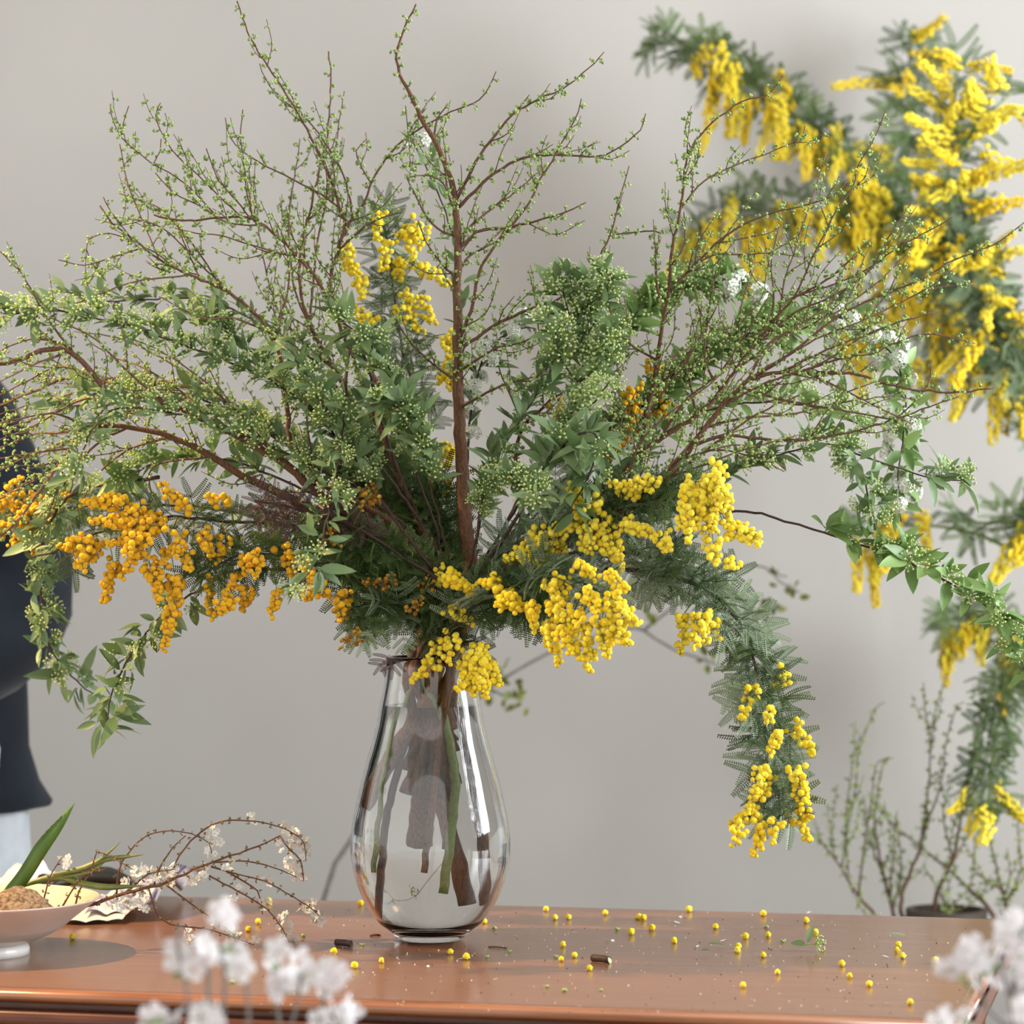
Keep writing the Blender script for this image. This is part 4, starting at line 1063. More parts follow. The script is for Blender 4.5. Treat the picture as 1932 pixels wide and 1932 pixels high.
MI('long mimosa branch with silvery fronds curving down far right to a yellow tip', [(865, 1165), (1000, 1100), (1150, 1075), (1250, 1085), (1330, 1110), (1388, 1165), (1418, 1235), (1435, 1300), (1452, 1380), (1465, 1460), (1472, 1540)], -0.06, -0.14,
   [(1320, 1160, 1310, 1222), (1335, 1158, 1330, 1217), (1290, 1160, 1283, 1236), (1487, 1270, 1465, 1296), (1425, 1303, 1407, 1326), (1457, 1340, 1440, 1358), (1408, 1338, 1398, 1355), (1470, 1380, 1450, 1424), (1498, 1367, 1540, 1425), (1500, 1445, 1525, 1518),
    (1437, 1445, 1420, 1508), (1455, 1460, 1400, 1548), (1430, 1528, 1377, 1556), (1440, 1540, 1421, 1616), (1465, 1550, 1458, 1590), (1495, 1525, 1528, 1592), (1395, 1555, 1387, 1597), (1507, 1478, 1530, 1548), (1345, 1165, 1355, 1205)],
   (0.36, 1.0, 100), FERN + FERN + FERN_DK[:2], 'y', lscale=1.15, r0=0.004, front=0.55, ang=-120, depth=0.08)
MI('soft mimosa branch upright in the back behind the trunk', [(845, 1100), (815, 900), (785, 760), (755, 640), (742, 540), (728, 450), (718, 400)], 0.14, 0.22,
   [(717, 400, 713, 455), (733, 455, 720, 512), (793, 433, 748, 446), (775, 485, 850, 537), (650, 470, 677, 525), (677, 525, 683, 565), (637, 578, 690, 592), (683, 590, 697, 615), (760, 548, 780, 600), (750, 583, 800, 628), (793, 560, 820, 612), (845, 630, 847, 685), (840, 690, 853, 738), (840, 840, 813, 874), (858, 852, 830, 882), (800, 500, 830, 520), (780, 440, 770, 480), (700, 600, 680, 640), (740, 500, 760, 530), (820, 900, 840, 930), (870, 1020, 850, 1060)],
   (0.4, 1.0, 40), FERN_DK, 'y', lscale=1.1, ang=110, sibling=0.5)
MI('golden mimosa peeking behind the right twigs', [(890, 1110), (980, 990), (1080, 890), (1160, 810), (1250, 765)], 0.05, 0.08,
   [(1246, 748, 1249, 795), (1202, 734, 1180, 760), (1196, 765, 1190, 807), (1258, 760, 1233, 786), (1165, 820, 1149, 866), (1227, 688, 1222, 706), (1043, 763, 1070, 816), (1215, 780, 1205, 820), (1060, 810, 1050, 850), (1140, 850, 1135, 890)],
   (0.4, 1.0, 24), FERN, 'g', sibling=0.6)
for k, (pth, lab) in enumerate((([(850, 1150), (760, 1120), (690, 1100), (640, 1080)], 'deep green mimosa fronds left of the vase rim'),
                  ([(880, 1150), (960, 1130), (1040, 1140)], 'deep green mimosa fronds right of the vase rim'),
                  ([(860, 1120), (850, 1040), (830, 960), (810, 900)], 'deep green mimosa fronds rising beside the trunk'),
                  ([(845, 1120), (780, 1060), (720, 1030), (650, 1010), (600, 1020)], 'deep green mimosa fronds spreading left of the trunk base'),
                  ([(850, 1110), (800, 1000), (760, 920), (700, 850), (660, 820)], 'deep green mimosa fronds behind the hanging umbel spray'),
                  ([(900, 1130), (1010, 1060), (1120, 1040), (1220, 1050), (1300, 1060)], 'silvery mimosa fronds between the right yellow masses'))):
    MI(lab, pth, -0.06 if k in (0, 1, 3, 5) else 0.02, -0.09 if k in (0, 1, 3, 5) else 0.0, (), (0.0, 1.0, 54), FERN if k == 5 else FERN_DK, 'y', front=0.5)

# ------------------------------------------------------------------ bare woody stems visible in the vase
def vase_stem(label, pts, r, mat):
    th = thing('cut_stem', label, 'stem', VBASE, 'cut stems standing in the vase')
    tube_obj('stem', pts, r, r * 0.9, mat, th, 10)
vase_stem('thick green stem reaching nearly to the vase bottom', [P(832, 1675, -.025), P(850, 1500, -.022), P(838, 1380, -.018), P(800, 1290, -.01), P(770, 1220, 0)], 0.0042, M_GREENSTEM)
vase_stem('thin green stem at the left inside of the vase', [P(722, 1640, -.02), P(740, 1450, -.015), P(765, 1330, -.01), P(790, 1250, 0)], 0.0026, M_GREENSTEM)
vase_stem('stout brown stem slanting to the left in the vase', [P(718, 1530, .01), P(765, 1420, .008), P(800, 1345, .005), P(830, 1250, 0), P(850, 1180, 0)], 0.0065, M_BARK)
vase_stem('stout pale brown stem at the right in the vase', [P(893, 1690, 0.0), P(885, 1550, .0), P(860, 1380, .0), P(850, 1250, .0), P(845, 1180, 0)], 0.0048, M_BARK)
vase_stem('brown stem behind in the middle of the vase', [P(835, 1600, 0.02), P(838, 1450, .02), P(825, 1350, .015), P(800, 1250, .01), P(790, 1180, .01)], 0.0045, M_BARK)
vase_stem('thin red-brown stem with slanted cut in the vase', [P(802, 1640, -.03), P(818, 1500, -.026), P(830, 1380, -.02), P(845, 1270, -.012), P(860, 1180, -.01)], 0.0030, M_BARK)
vase_stem('speckled grey-brown stem low left in the vase', [P(740, 1720, .01), P(752, 1550, .01), P(790, 1350, .01), P(810, 1250, .01)], 0.0030, M_DARKSTEM)
# ------------------------------------------------------------------ mimosa standing against the wall
def sausage_template(name, L, sd, mat, r=0.0036, wid=0.0100):
    q = np.random.RandomState(sd); b = MB(); n = int(L / 0.0013); a = 0
    ax = [np.array((math.sin(t * 2.2 + sd) * 0.004, L * t, -0.006 * math.sin(t * 3))) for t in np.linspace(0, 1, 8)]
    b.tube(ax, 0.0008, 4, 0.1, False)
    for i in range(n):
        t = i / n; a += 2.2 + q.uniform(-.4, .4)
        c = np.array((math.sin(t * 2.2 + sd) * 0.004, L * t, -0.006 * math.sin(t * 3)))
        o = wid * (1.0 - 0.45 * t) * q.uniform(.5, 1.1)
        b.add(ICO2[0] * r * q.uniform(.8, 1.1) * (1 - .25 * t) * (1 + q.uniform(-.15, .1, len(ICO2[0])))[:, None] + c + np.array((math.cos(a) * o, 0, math.sin(a) * o)), ICO2[1], q.random())
    m = b.mesh(name); m.materials.append(mat)
    return m
SAUS = [sausage_template('wall_raceme_a', 0.075, 1, M_BALL), sausage_template('wall_raceme_b', 0.055, 2, M_BALL), sausage_template('wall_raceme_c', 0.095, 3, M_BALL),
        sausage_template('wall_raceme_d', 0.04, 4, M_BALL)]
POT = np.array((0.86, 1.02, 0.0))
def wall_mimosa(label, main, Y0, Y1, nr_=14, t0=0.3, t1=1.0, leaves=24, down=0.9, r0=0.004, fan=0.5, tm=None, base=POT, lscale=1.45, pick=None, size=1.0, root=True, lt0=None):
    th = thing('mimosa_branch', label, 'branch', base, 'mimosa branches against the wall')
    path = px_path(main, Y0, Y1)
    pre = [np.array((POT[0] + rng.uniform(-.03, .03), POT[1] + rng.uniform(-.03, .03), 0.30)), np.array((POT[0] + rng.uniform(-.05, .05), POT[1], 0.64))] if root else []
    o, pts, rad = tube_obj('stem', pre + path, r0, 0.0011, M_GREENSTEM, th, 6, step=0.02)
    vis = pts[near_index(pts, path[0]):]
    place_ferns(th, vis, max(0, t0 - 0.15) if lt0 is None else lt0, 1.0, int(leaves * 1.35), tm or FERN_DK, lscale, 0.3, 0.3)
    for k in range(nr_):
        t = t0 + (t1 - t0) * (k + rng.random()) / nr_
        i = max(0, min(len(vis) - 2, int(t * (len(vis) - 1)))); tan = nrm(vis[i + 1] - vis[i])
        rd = rand_dir(); rd = nrm(rd - tan * np.dot(rd, tan)); rd[1] = -abs(rd[1]) * 0.6
        out = nrm(rd + tan * .3)
        d = nrm(out * fan + np.array((0, -0.1, -down)) + rand_dir() * .15)
        sh = out * rng.uniform(0.006, 0.03)
        link('raceme', rng.choice(pick or SAUS), None, th, basis(vis[i] + sh, d, rand_dir(), rng.uniform(.75, 1.15) * size))
    return th
wall_mimosa('wall mimosa branch pointing up left with dark bare-tipped fronds', [(1990, 900), (1800, 560), (1700, 430), (1640, 350), (1560, 270), (1450, 175), (1330, 105), (1215, 70)], 1.05, 1.15, 44, 0.48, 0.93, 74, down=1.0, fan=0.35)
wall_mimosa('upright wall mimosa branch with yellow tuft close to the wall', [(1960, 900), (1800, 600), (1715, 430), (1705, 330), (1712, 220), (1712, 140), (1722, 70)], 1.18, 1.27, 16, 0.55, 1.0, 40, down=0.25, fan=0.9)
wall_mimosa('fullest wall mimosa branch of bright yellow plumes at the top right', [(1975, 880), (1880, 620), (1820, 470), (1795, 360), (1785, 260), (1795, 190), (1815, 105)], 0.92, 0.92, 36, 0.46, 1.0, 34, down=0.15, fan=1.0, tm=FERN, size=.85)
wall_mimosa('wall mimosa side branch with plumes reaching the right edge', [(1975, 860), (1870, 560), (1810, 350), (1830, 260), (1870, 210), (1910, 175)], 0.92, 0.88, 16, 0.66, 1.0, 10, down=0.2, fan=0.8)
wall_mimosa('arched wall mimosa branch with a fringe of hanging yellow racemes', [(1980, 900), (1830, 580), (1700, 450), (1600, 420), (1500, 400), (1400, 400), (1330, 435), (1305, 475)], 1.08, 1.12, 34, 0.45, 1.0, 44, down=1.0, fan=0.3)
wall_mimosa('wall mimosa branch hidden behind the right twigs with low hanging racemes', [(1990, 900), (1870, 650), (1780, 570), (1700, 550), (1620, 580), (1560, 640)], 1.0, 1.02, 30, 0.35, 1.0, 26, down=1.0, fan=0.4)
wall_mimosa('wall mimosa branch with stout green stem and racemes at middle right', [(2000, 880), (1932, 720), (1860, 600), (1800, 480), (1780, 420), (1760, 380)], 0.90, 0.90, 16, 0.5, 1.0, 40, down=0.7, fan=0.7, r0=0.007, tm=FERN)
wall_mimosa('lower wall mimosa branch with racemes beneath the right twigs', [(1990, 930), (1930, 720), (1850, 690), (1780, 690), (1720, 700)], 0.95, 0.97, 10, 0.3, 1.0, 30, down=1.0, fan=0.2, tm=FERN, size=1.1)
wall_mimosa('small wall mimosa spray by the right edge with one plume', [(2010, 1010), (1930, 985), (1860, 985), (1780, 985)], 0.9, 0.92, 0, 0.2, 1.0, 13, root=False)
wall_mimosa('bright wall mimosa plume cut by the right edge', [(2000, 1020), (1960, 980), (1925, 960)], 0.9, 0.9, 8, 0.4, 1.0, 6, root=False, fan=0.8, down=0.4)
wall_mimosa('short wall mimosa spray behind the long dark leafy stem', [(1990, 1080), (1850, 1010), (1740, 990), (1660, 995), (1610, 1010)], 0.95, 1.0, 9, 0.7, 1.0, 5, root=False)
wall_mimosa('wall mimosa spray of amber racemes low at the right edge', [(2010, 1260), (1920, 1205), (1850, 1175), (1790, 1170), (1750, 1180)], 1.15, 1.18, 18, 0.25, 1.0, 24, root=False, fan=0.4)
wall_mimosa('hanging wall mimosa spray with loose fronds and yellow end', [(2000, 1180), (1920, 1250), (1885, 1350), (1870, 1440), (1865, 1510), (1880, 1550)], 0.9, 0.9, 5, 0.86, 1.0, 40, root=False, tm=FERN_DK, fan=0.7, down=0.6, lt0=0.2, lscale=1.2)

# the two dark pots behind the table that hold them
M_POT = mat_plain('dark_brown_pot', (0.035, 0.024, 0.016), (0.06, 0.04, 0.028), 0.6, 8, bump=0.2)
def pot(label, c, r, h):
    th = thing('floor_pot', label, 'pot', c, 'dark pots behind the table')
    b = MB(); b.lathe([(0, 0), (r * .7, 0), (r * .85, h * .3), (r * .92, h * .7), (r * .9, h * .93)], 36, ax=c[:2]); link('body', b.mesh('pot_body'), M_POT, th)
    b = MB(); b.lathe([(r * .9, h * .93), (r, h * .94), (r, h), (r * .86, h), (r * .8, h * .6), (0, h * .4)], 36, ax=c[:2]); link('rim', b.mesh('pot_rim'), M_POT, th)
pot('dark pot rim just showing over the table edge at right', (0.556, 0.95, 0), 0.052, 0.652)
pot('dark floor pot off the right edge holding the wall mimosa', tuple(POT), 0.13, 0.60)

# ------------------------------------------------------------------ budded twigs standing behind the table
BB = (0.556, 0.95, 0.0)
GR = 'thin budded twigs behind the table'
def bgtwig(label, main, Y, twigs=(), r=0.003, auto=0.5):
    bare_branch(label, main, Y, Y + rng.uniform(-.02, .02), r, 0.0007, twigs, False, auto, GR, M_TWIG, 0.0085, 1.15, BB, bud_t=0.12, autolen=(0.03, 0.08), name='background_twig')
bgtwig('hazy background twig slanting from the left end of the clump', [(1700, 1830), (1665, 1745), (1620, 1690), (1575, 1620), (1540, 1580), (1500, 1545)], 0.95, [([(1590, 1640), (1600, 1560), (1615, 1480), (1620, 1420), (1650, 1340), (1670, 1325)],), ([(1575, 1620), (1570, 1560), (1580, 1480)],), ([(1620, 1690), (1630, 1600), (1645, 1500), (1655, 1440), (1685, 1430)],), ([(1600, 1650), (1595, 1560), (1610, 1430), (1625, 1385)],)])
bgtwig('hazy background twig bundle of upright shoots left of the dark pot', [(1720, 1850), (1690, 1740), (1660, 1620), (1650, 1540), (1660, 1470), (1670, 1430)], 0.98, [([(1680, 1700), (1685, 1600), (1692, 1530)],), ([(1670, 1660), (1640, 1580), (1630, 1500)],), ([(1685, 1720), (1700, 1640), (1690, 1540)],)])
bgtwig('hazy background twig rising straight with a forked tip', [(1760, 1850), (1700, 1720), (1735, 1600), (1750, 1500), (1755, 1400), (1745, 1340), (1742, 1288)], 0.96, [([(1752, 1420), (1765, 1340), (1785, 1275)],), ([(1738, 1580), (1775, 1480), (1785, 1400), (1805, 1335), (1820, 1325)],)])
bgtwig('hazy background twig curving up right beside the hanging fronds', [(1770, 1850), (1760, 1720), (1800, 1610), (1820, 1500), (1845, 1380), (1860, 1290), (1885, 1260)], 0.97, [([(1800, 1620), (1780, 1540), (1790, 1480)],), ([(1815, 1540), (1840, 1480), (1850, 1400)],), ([(1780, 1660), (1835, 1560), (1870, 1500)],)])
bgtwig('hazy bare twig crossing diagonally to the lower right', [(1880, 1850), (1880, 1740), (1810, 1660), (1740, 1600), (1690, 1560), (1640, 1505)], 1.0, r=0.0035, auto=0.2)
bgtwig('hazy twig clump leaning at the right edge behind blossoms', [(1860, 1850), (1900, 1740), (1880, 1640), (1860, 1560), (1850, 1520)], 0.97, [([(1895, 1710), (1925, 1640), (1920, 1560), (1930, 1500)],), ([(1890, 1680), (1840, 1640), (1840, 1580)],), ([(1890, 1700), (1905, 1660), (1900, 1600)],)])
bgtwig('hazy low twig scrub just above the table edge at right', [(1780, 1850), (1790, 1740), (1770, 1680), (1745, 1640)], 0.96, [([(1788, 1720), (1830, 1670), (1840, 1620)],), ([(1780, 1700), (1800, 1640)],), ([(1785, 1730), (1850, 1690), (1870, 1650)],)], r=0.002)
GL = [leaf_template('hazy_leaf', 0.017, 0.009, mat_plain('olive_leaf', (0.12, 0.15, 0.02), (0.20, 0.22, 0.04), .6, 60, source='random'), .4, .2)]
def leaf_tufts(th, pts):
    for (x, y, Y, n) in pts:
        p = P(x, y, Y)
        for k in range(n):
            link('leaf', GL[0], None, th, basis(p + rand_dir() * .009, rand_dir() + np.array((0, 0, .5)), rand_dir(), rng.uniform(.7, 1.2)))
th = thing('sprouting_twig', 'smooth grey twig with olive leaf tufts seen blurred behind the vase', 'branch', (-0.28, 1.1, 0.0))
o_, p_, r_ = tube_obj('stem', px_path([(560, 2400), (600, 1800), (612, 1690), (632, 1630), (660, 1590), (720, 1500), (850, 1370), (925, 1297), (1000, 1250), (1080, 1215), (1180, 1185)], 1.08, 1.12), 0.0065, 0.002, mat_plain('grey_twig', (.16, .14, .12), (.24, .21, .19), .7, 60), th, 8, step=.03)
M_GREYTWIG = bpy.data.materials['grey_twig']
for q in ([(925, 1300), (960, 1315), (980, 1310)], [(940, 1290), (945, 1268), (952, 1255)]):
    tube_obj('twig', px_path(q, 1.1, 1.1), .002, .001, M_GREYTWIG, th, 6)
leaf_tufts(th, [(950, 1262, 1.1, 5), (975, 1298, 1.1, 6), (960, 1322, 1.1, 6), (985, 1325, 1.1, 4), (925, 1322, 1.1, 4), (1228, 1168, 1.1, 6)])
tube_obj('twig', px_path([(1130, 1200), (1180, 1186), (1215, 1190), (1265, 1222), (1330, 1245), (1375, 1262)], 1.12, 1.12), .003, .0015, M_GREYTWIG, th, 6)
tube_obj('twig', px_path([(1215, 1190), (1330, 1100), (1410, 1068), (1450, 1075), (1475, 1100), (1510, 1118)], 1.12, 1.12), .0024, .001, M_GREYTWIG, th, 6)
tube_obj('twig', px_path([(1450, 1078), (1470, 1085), (1485, 1088)], 1.12, 1.12), .002, .001, M_GREYTWIG, th, 6)
leaf_tufts(th, [(1335, 1250, 1.12, 7), (1455, 1095, 1.12, 4), (1500, 1118, 1.12, 8), (1440, 1150, 1.12, 7), (1462, 1155, 1.12, 7)])

# ------------------------------------------------------------------ the sprigs lying in the bowl
def strap_leaf(th, pts, w, mat, thick=0.0012, name='leaf'):
    p = spline(pts, 0.006); n = len(p); tan = np.gradient(p, axis=0)
    v, f = [], []
    for i in range(n):
        t = i / (n - 1); t_ = nrm(tan[i]); s = nrm(np.cross(t_, (0.15, -1, 0.25))); nn = nrm(np.cross(s, t_))
        ww = w * .5 * min(1, .55 + 2.2 * t) * (1 - max(0, (t - .62) / .38) ** 1.7) + 0.0002
        v += [p[i] - s * ww + nn * ww * .35, p[i] - nn * thick * .5, p[i] + s * ww + nn * ww * .35, p[i] + nn * thick * .5]
    for i in range(n - 1):
        for k in range(4):
            k2 = (k + 1) % 4
            A, B, C, D = i * 4 + k, i * 4 + k2, (i + 1) * 4 + k2, (i + 1) * 4 + k
            f += [(A, B, C), (A, C, D)]
    b = MB(); b.add(np.array(v), f); return link(name, b.mesh(name), mat, th)
M_STRAP = mat_plain('strap_leaf_green', (0.075, 0.16, 0.022), (0.13, 0.24, 0.045), 0.4, 60, (1, 1, .2), translucent=.2)
M_STRAP2 = mat_plain('narrow_leaf_green', (0.14, 0.20, 0.045), (0.26, 0.28, 0.08), 0.45, 60, translucent=.2)
th = thing('strap_leaf_sprig', 'tall single green strap leaf with narrow leaves rising from the bowl', 'leaf', P(0, 1715, -.10))
strap_leaf(th, [P(-12, 1722, -.10), P(14, 1692, -.10), P(46, 1652, -.105), P(80, 1598, -.11), (P(112, 1556, -.11)), P(141, 1515, -.11)], 0.0135, M_STRAP)
for pts_, w_ in (([(40, 1672), (75, 1661), (110, 1655), (160, 1668), (205, 1674), (272, 1671)], .006), ([(75, 1660), (125, 1647), (180, 1628), (228, 1588)], .0035), ([(100, 1650), (150, 1640), (200, 1622), (272, 1612)], .0045),
                 ([(110, 1656), (160, 1648), (175, 1642), (212, 1612)], .0035)):
    strap_leaf(th, [P(x, y, -.09) for x, y in pts_], w_, M_STRAP2)

def blossoms(th, spots, tm=None, size=1.0, spread=0.006):
    for (p, n) in spots:
        for k in range(n):
            d = nrm(rand_dir() + np.array((0, -.7, .5)))
            z = d; y = nrm(np.cross(z, (.3, .2, .9)))
            link('blossom', tm or BLOSSOM, None, th, basis(p + rand_dir() * spread, y, z, rng.uniform(.8, 1.2) * size))
sp = thing('flowering_twig', 'arching red-brown twig with small white blossoms lying across the bowl', 'branch', P(107, 1728, -.11))
SPT = [[(92, 1732), (107, 1728), (167, 1710), (233, 1687), (300, 1670), (350, 1647), (400, 1627), (450, 1610), (500, 1590), (528, 1577)],
       [(325, 1660), (330, 1630), (350, 1597), (383, 1567), (417, 1550), (467, 1548), (510, 1555), (550, 1570), (573, 1590), (577, 1625)],
       [(528, 1577), (547, 1603), (567, 1623), (573, 1662)], [(400, 1627), (467, 1625), (517, 1637), (560, 1655)],
       [(390, 1633), (450, 1650), (500, 1663), (550, 1690), (583, 1710), (602, 1728)], [(370, 1640), (433, 1673), (477, 1697), (517, 1730), (547, 1778)],
       [(310, 1667), (367, 1710), (400, 1733), (440, 1763), (447, 1782)], [(280, 1675), (293, 1715), (320, 1743), (400, 1755), (480, 1783)],
       [(220, 1690), (225, 1640), (240, 1613), (267, 1583), (307, 1568), (360, 1573), (395, 1590), (400, 1610)], [(290, 1672), (300, 1640), (325, 1600), (350, 1577)],
       [(140, 1718), (150, 1680), (173, 1640), (183, 1607), (215, 1620), (250, 1640)], [(78, 1715), (90, 1670), (100, 1643), (117, 1618)],
       [(110, 1726), (130, 1690), (160, 1650), (200, 1640)], [(233, 1687), (280, 1650), (330, 1640)], [(430, 1645), (485, 1680), (492, 1700), (495, 1725)]]
sb_ = []
for i, q in enumerate(SPT):
    Y0 = -.11 + .0002 * q[0][0]
    pts_ = px_path(q, Y0, Y0 + (0.06 if i == 0 else rng.uniform(-.03, .02)))
    o_, p_, r_ = tube_obj('stem' if i == 0 else 'twig', pts_, .0026 if i == 0 else .0011, .0007 if i == 0 else .0005, M_BARK if i == 0 else M_TWIG, sp, 6)
    bud_arrays(p_, r_, sb_, .0055, .1, size=.62)
link('buds', spheres_mesh('twig_buds', sb_), mat_plain('brownish_bud', (.14, .05, .02), (.26, .24, .07), .6, 300, source='tint'), sp, kind='stuff')
BL = [(480, 1545, 3), (535, 1560, 4), (548, 1572, 6), (560, 1585, 7), (570, 1592, 6), (572, 1610, 5), (550, 1598, 5), (523, 1600, 3), (545, 1620, 4), (555, 1640, 5), (560, 1650, 6), (565, 1662, 5), (400, 1572, 6), (405, 1590, 6), (398, 1605, 5), (262, 1640, 5), (280, 1650, 6), (300, 1650, 6), (320, 1640, 7), (300, 1668, 6),
      (245, 1660, 4), (325, 1660, 5), (385, 1640, 4), (365, 1655, 4), (430, 1630, 3), (450, 1680, 5), (440, 1690, 4), (585, 1705, 3), (590, 1725, 7), (600, 1735, 7), (575, 1715, 3), (540, 1735, 6), (535, 1755, 7), (548, 1770, 6), (500, 1710, 4), (410, 1735, 5), (440, 1762, 6), (355, 1765, 4), (360, 1775, 3), (480, 1780, 6), (470, 1785, 5),
      (230, 1700, 5), (245, 1710, 6), (265, 1715, 4), (215, 1710, 4), (118, 1620, 2), (116, 1626, 2), (275, 1690, 4), (500, 1660, 3), (380, 1650, 4)]
blossoms(sp, [(P(x, y, -.11 + .0002 * x - .008), n) for x, y, n in BL], size=.92, spread=.0055)

# ------------------------------------------------------------------ crumpled paper and cloth behind the bowl
m, nt, bs = new_mat('printed_paper'); N, L = nt.nodes, nt.links
tc = N.new('ShaderNodeTexCoord'); vo = N.new('ShaderNodeTexNoise'); vo.inputs['Scale'].default_value = 24; vo.inputs['Detail'].default_value = 2
mp = N.new('ShaderNodeMapping'); mp.inputs['Scale'].default_value = (1, 2.6, 1); mp.inputs['Location'].default_value = (.3, .1, 0)
L.new(tc.outputs['Object'], mp.inputs['Vector']); L.new(mp.outputs['Vector'], vo.inputs['Vector'])
cr = N.new('ShaderNodeValToRGB'); L.new(vo.outputs['Fac'], cr.inputs['Fac'])
cr.color_ramp.elements[0].position = .40; cr.color_ramp.elements[0].color = (.16, .15, .24, 1)
cr.color_ramp.elements[1].position = .56; cr.color_ramp.elements[1].color = (.74, .71, .70, 1)
e = cr.color_ramp.elements.new(.48); e.color = (.42, .42, .58, 1)
L.new(cr.outputs['Color'], bs.inputs['Base Color']); bs.inputs['Roughness'].default_value = .6
M_PRINT = m
def crumple(name, label, cat, corners, h, mat, sd, nx=26, ny=14, roll=0.0):
    q = np.random.RandomState(sd); ph = q.uniform(0, 6, 12)
    a, bb, c_, d_ = [on_table(*k) for k in corners]       # front-left, front-right, back-right, back-left
    v, f = [], []
    def hgt(s, t):
        z = .5 + .5 * math.sin(s * 7 + ph[0] + 2 * math.sin(t * 3 + ph[1])); z2 = .5 + .5 * math.sin(t * 6 + ph[2] + 3 * s)
        return h * (0.22 + .5 * z * z2 + .28 * abs(math.sin(s * 11 + t * 5 + ph[3])) + roll * max(0, (s - .72) / .28)) * (0.25 + 0.75 * min(1, 3 * min(t, 1 - t) + .15 + roll * s))
    for k in (1, 0):
        for j in range(ny + 1):
            for i in range(nx + 1):
                s, t = i / nx, j / ny
                p = a * (1 - s) * (1 - t) + bb * s * (1 - t) + c_ * s * t + d_ * (1 - s) * t
                p = p + np.array((.004 * math.sin(9 * t + ph[4]), .005 * math.sin(8 * s + ph[5]), (hgt(s, t) + .001) * 1.0 + (0.0006 if k else 0)))
                v.append(p)
    W = nx + 1; off = W * (ny + 1)
    for j in range(ny):
        for i in range(nx):
            A, B, C, D = j * W + i, j * W + i + 1, (j + 1) * W + i + 1, (j + 1) * W + i
            f += [(A, B, C), (A, C, D), (A + off, C + off, B + off), (A + off, D + off, C + off)]
    b = MB(); b.add(np.array(v), f)
    o = link(name, b.mesh(name), mat); return tag(o, label, cat)
M_CLOTH = mat_plain('white_cloth', (.74, .72, .72), (.80, .78, .78), .9, 40)
crumple('printed_paper', 'crumpled white and lilac printed paper beneath the flowering twig', 'paper', [(165, 1742), (300, 1738), (382, 1694), (230, 1692)], .032, M_PRINT, 3, roll=.7)
crumple('paper_sheet', 'plain cream paper sheet with a rolled edge behind the bowl', 'paper', [(90, 1745), (225, 1745), (260, 1712), (120, 1706)], .020, mat_plain('cream_paper', (.70, .64, .56), (.76, .70, .62), .7, 30), 9)
crumple('white_cloth', 'white cloth heap at the left back of the table', 'cloth', [(-60, 1712), (60, 1706), (125, 1684), (-40, 1682)], .045, M_CLOTH, 5)
b = MB(); q = spline([on_table(95, 1706) + (0, 0, .020), on_table(150, 1700) + (0, 0, .026), on_table(205, 1698) + (0, 0, .026), on_table(250, 1699) + (0, 0, .020)], .006)
b.tube(q, np.interp(np.linspace(0, 1, len(q)), [0, .3, .7, 1], [.003, .008, .010, .004]), 10)
tag(link('pruning_shears', b.mesh('shears_handle'), M_BLACK), 'dark handled tool lying on the paper behind the bowl', 'tool')

# ------------------------------------------------------------------ fallen bits on the table
ONES = 'first second third fourth fifth sixth seventh eighth ninth tenth eleventh twelfth thirteenth fourteenth fifteenth sixteenth seventeenth eighteenth nineteenth'.split()
def ordinal(n):
    if n <= 19: return ONES[n - 1]
    t, u = divmod(n, 10); T = {2: 'twent', 3: 'thirt', 4: 'fort'}[t]
    return T + 'ieth' if u == 0 else T + 'y-' + ONES[u - 1]
def order(pts):
    r = sorted(pts); return [(x, y, ordinal(i + 1)) for i, (x, y) in enumerate(r)]
def drop(name, mesh, px, py, s, label, cat, group, lift=None, rot=None):
    p = on_table(px, py); M = Matrix.Translation(Vector((p[0], p[1], TT + (s * .92 if lift is None else lift))))
    M = M @ (Matrix.Rotation(rng.uniform(0, 6.28), 4, 'Z') if rot is None else rot) @ Matrix.Scale(s, 4)
    return tag(link(name, mesh, None, None, M), label, cat, group)
for x, y, nth in order(((680, 1707), (669, 1826), (630, 1799), (720, 1815), (850, 1799), (880, 1809), (914, 1741), (1030, 1718), (1047, 1734), (1073, 1733), (1142, 1725), (1206, 1733), (1214, 1735), (1230, 1754), (1191, 1762), (1272, 1778), (1062, 1785), (1084, 1805), (1059, 1812), (1112, 1830),
             (1300, 1719), (1440, 1727), (1350, 1751), (1406, 1770), (1449, 1767), (1521, 1740), (1539, 1762), (1393, 1788), (1391, 1796), (1440, 1805), (1467, 1837), (1588, 1822), (1603, 1844), (1640, 1860), (1695, 1786), (1692, 1795), (1703, 1807), (1765, 1816), (1402, 1862), (1717, 1894), (487, 1742), (469, 1756), (507, 1703), (137, 1771))):
    drop('fallen_mimosa_ball', rng.choice(BALLS['y']), x, y + 2, rng.uniform(.0026, .0036), 'yellow mimosa ball fallen on the table, %s from the left' % nth, 'flower', 'fallen mimosa balls on the table')
b = MB(); 
for d in ((0, 0, 0), (1.1, .3, .1), (.4, 1.0, -.1), (-.5, .6, .3)):
    b.add(ICO2[0] * .75 + np.array(d), ICO2[1], .6)
BUDM = b.mesh('fallen_bud'); BUDM.materials.append(M_BUD)
for x, y, nth in order(((919, 1807), (963, 1797), (931, 1754), (1165, 1756), (1067, 1872), (1133, 1870), (1034, 1864), (1049, 1808), (612, 1880), (684, 1785), (1478, 1778), (1448, 1752), (570, 1768), (528, 1777), (436, 1856), (1202, 1735))):
    drop('fallen_bud', BUDM, x, y, rng.uniform(.0013, .002), 'tiny green bud cluster dropped on the table, %s from the left' % nth, 'bud', 'fallen green buds on the table')
PM = blossom_template('fallen_petal', 1.0, M_PETAL)
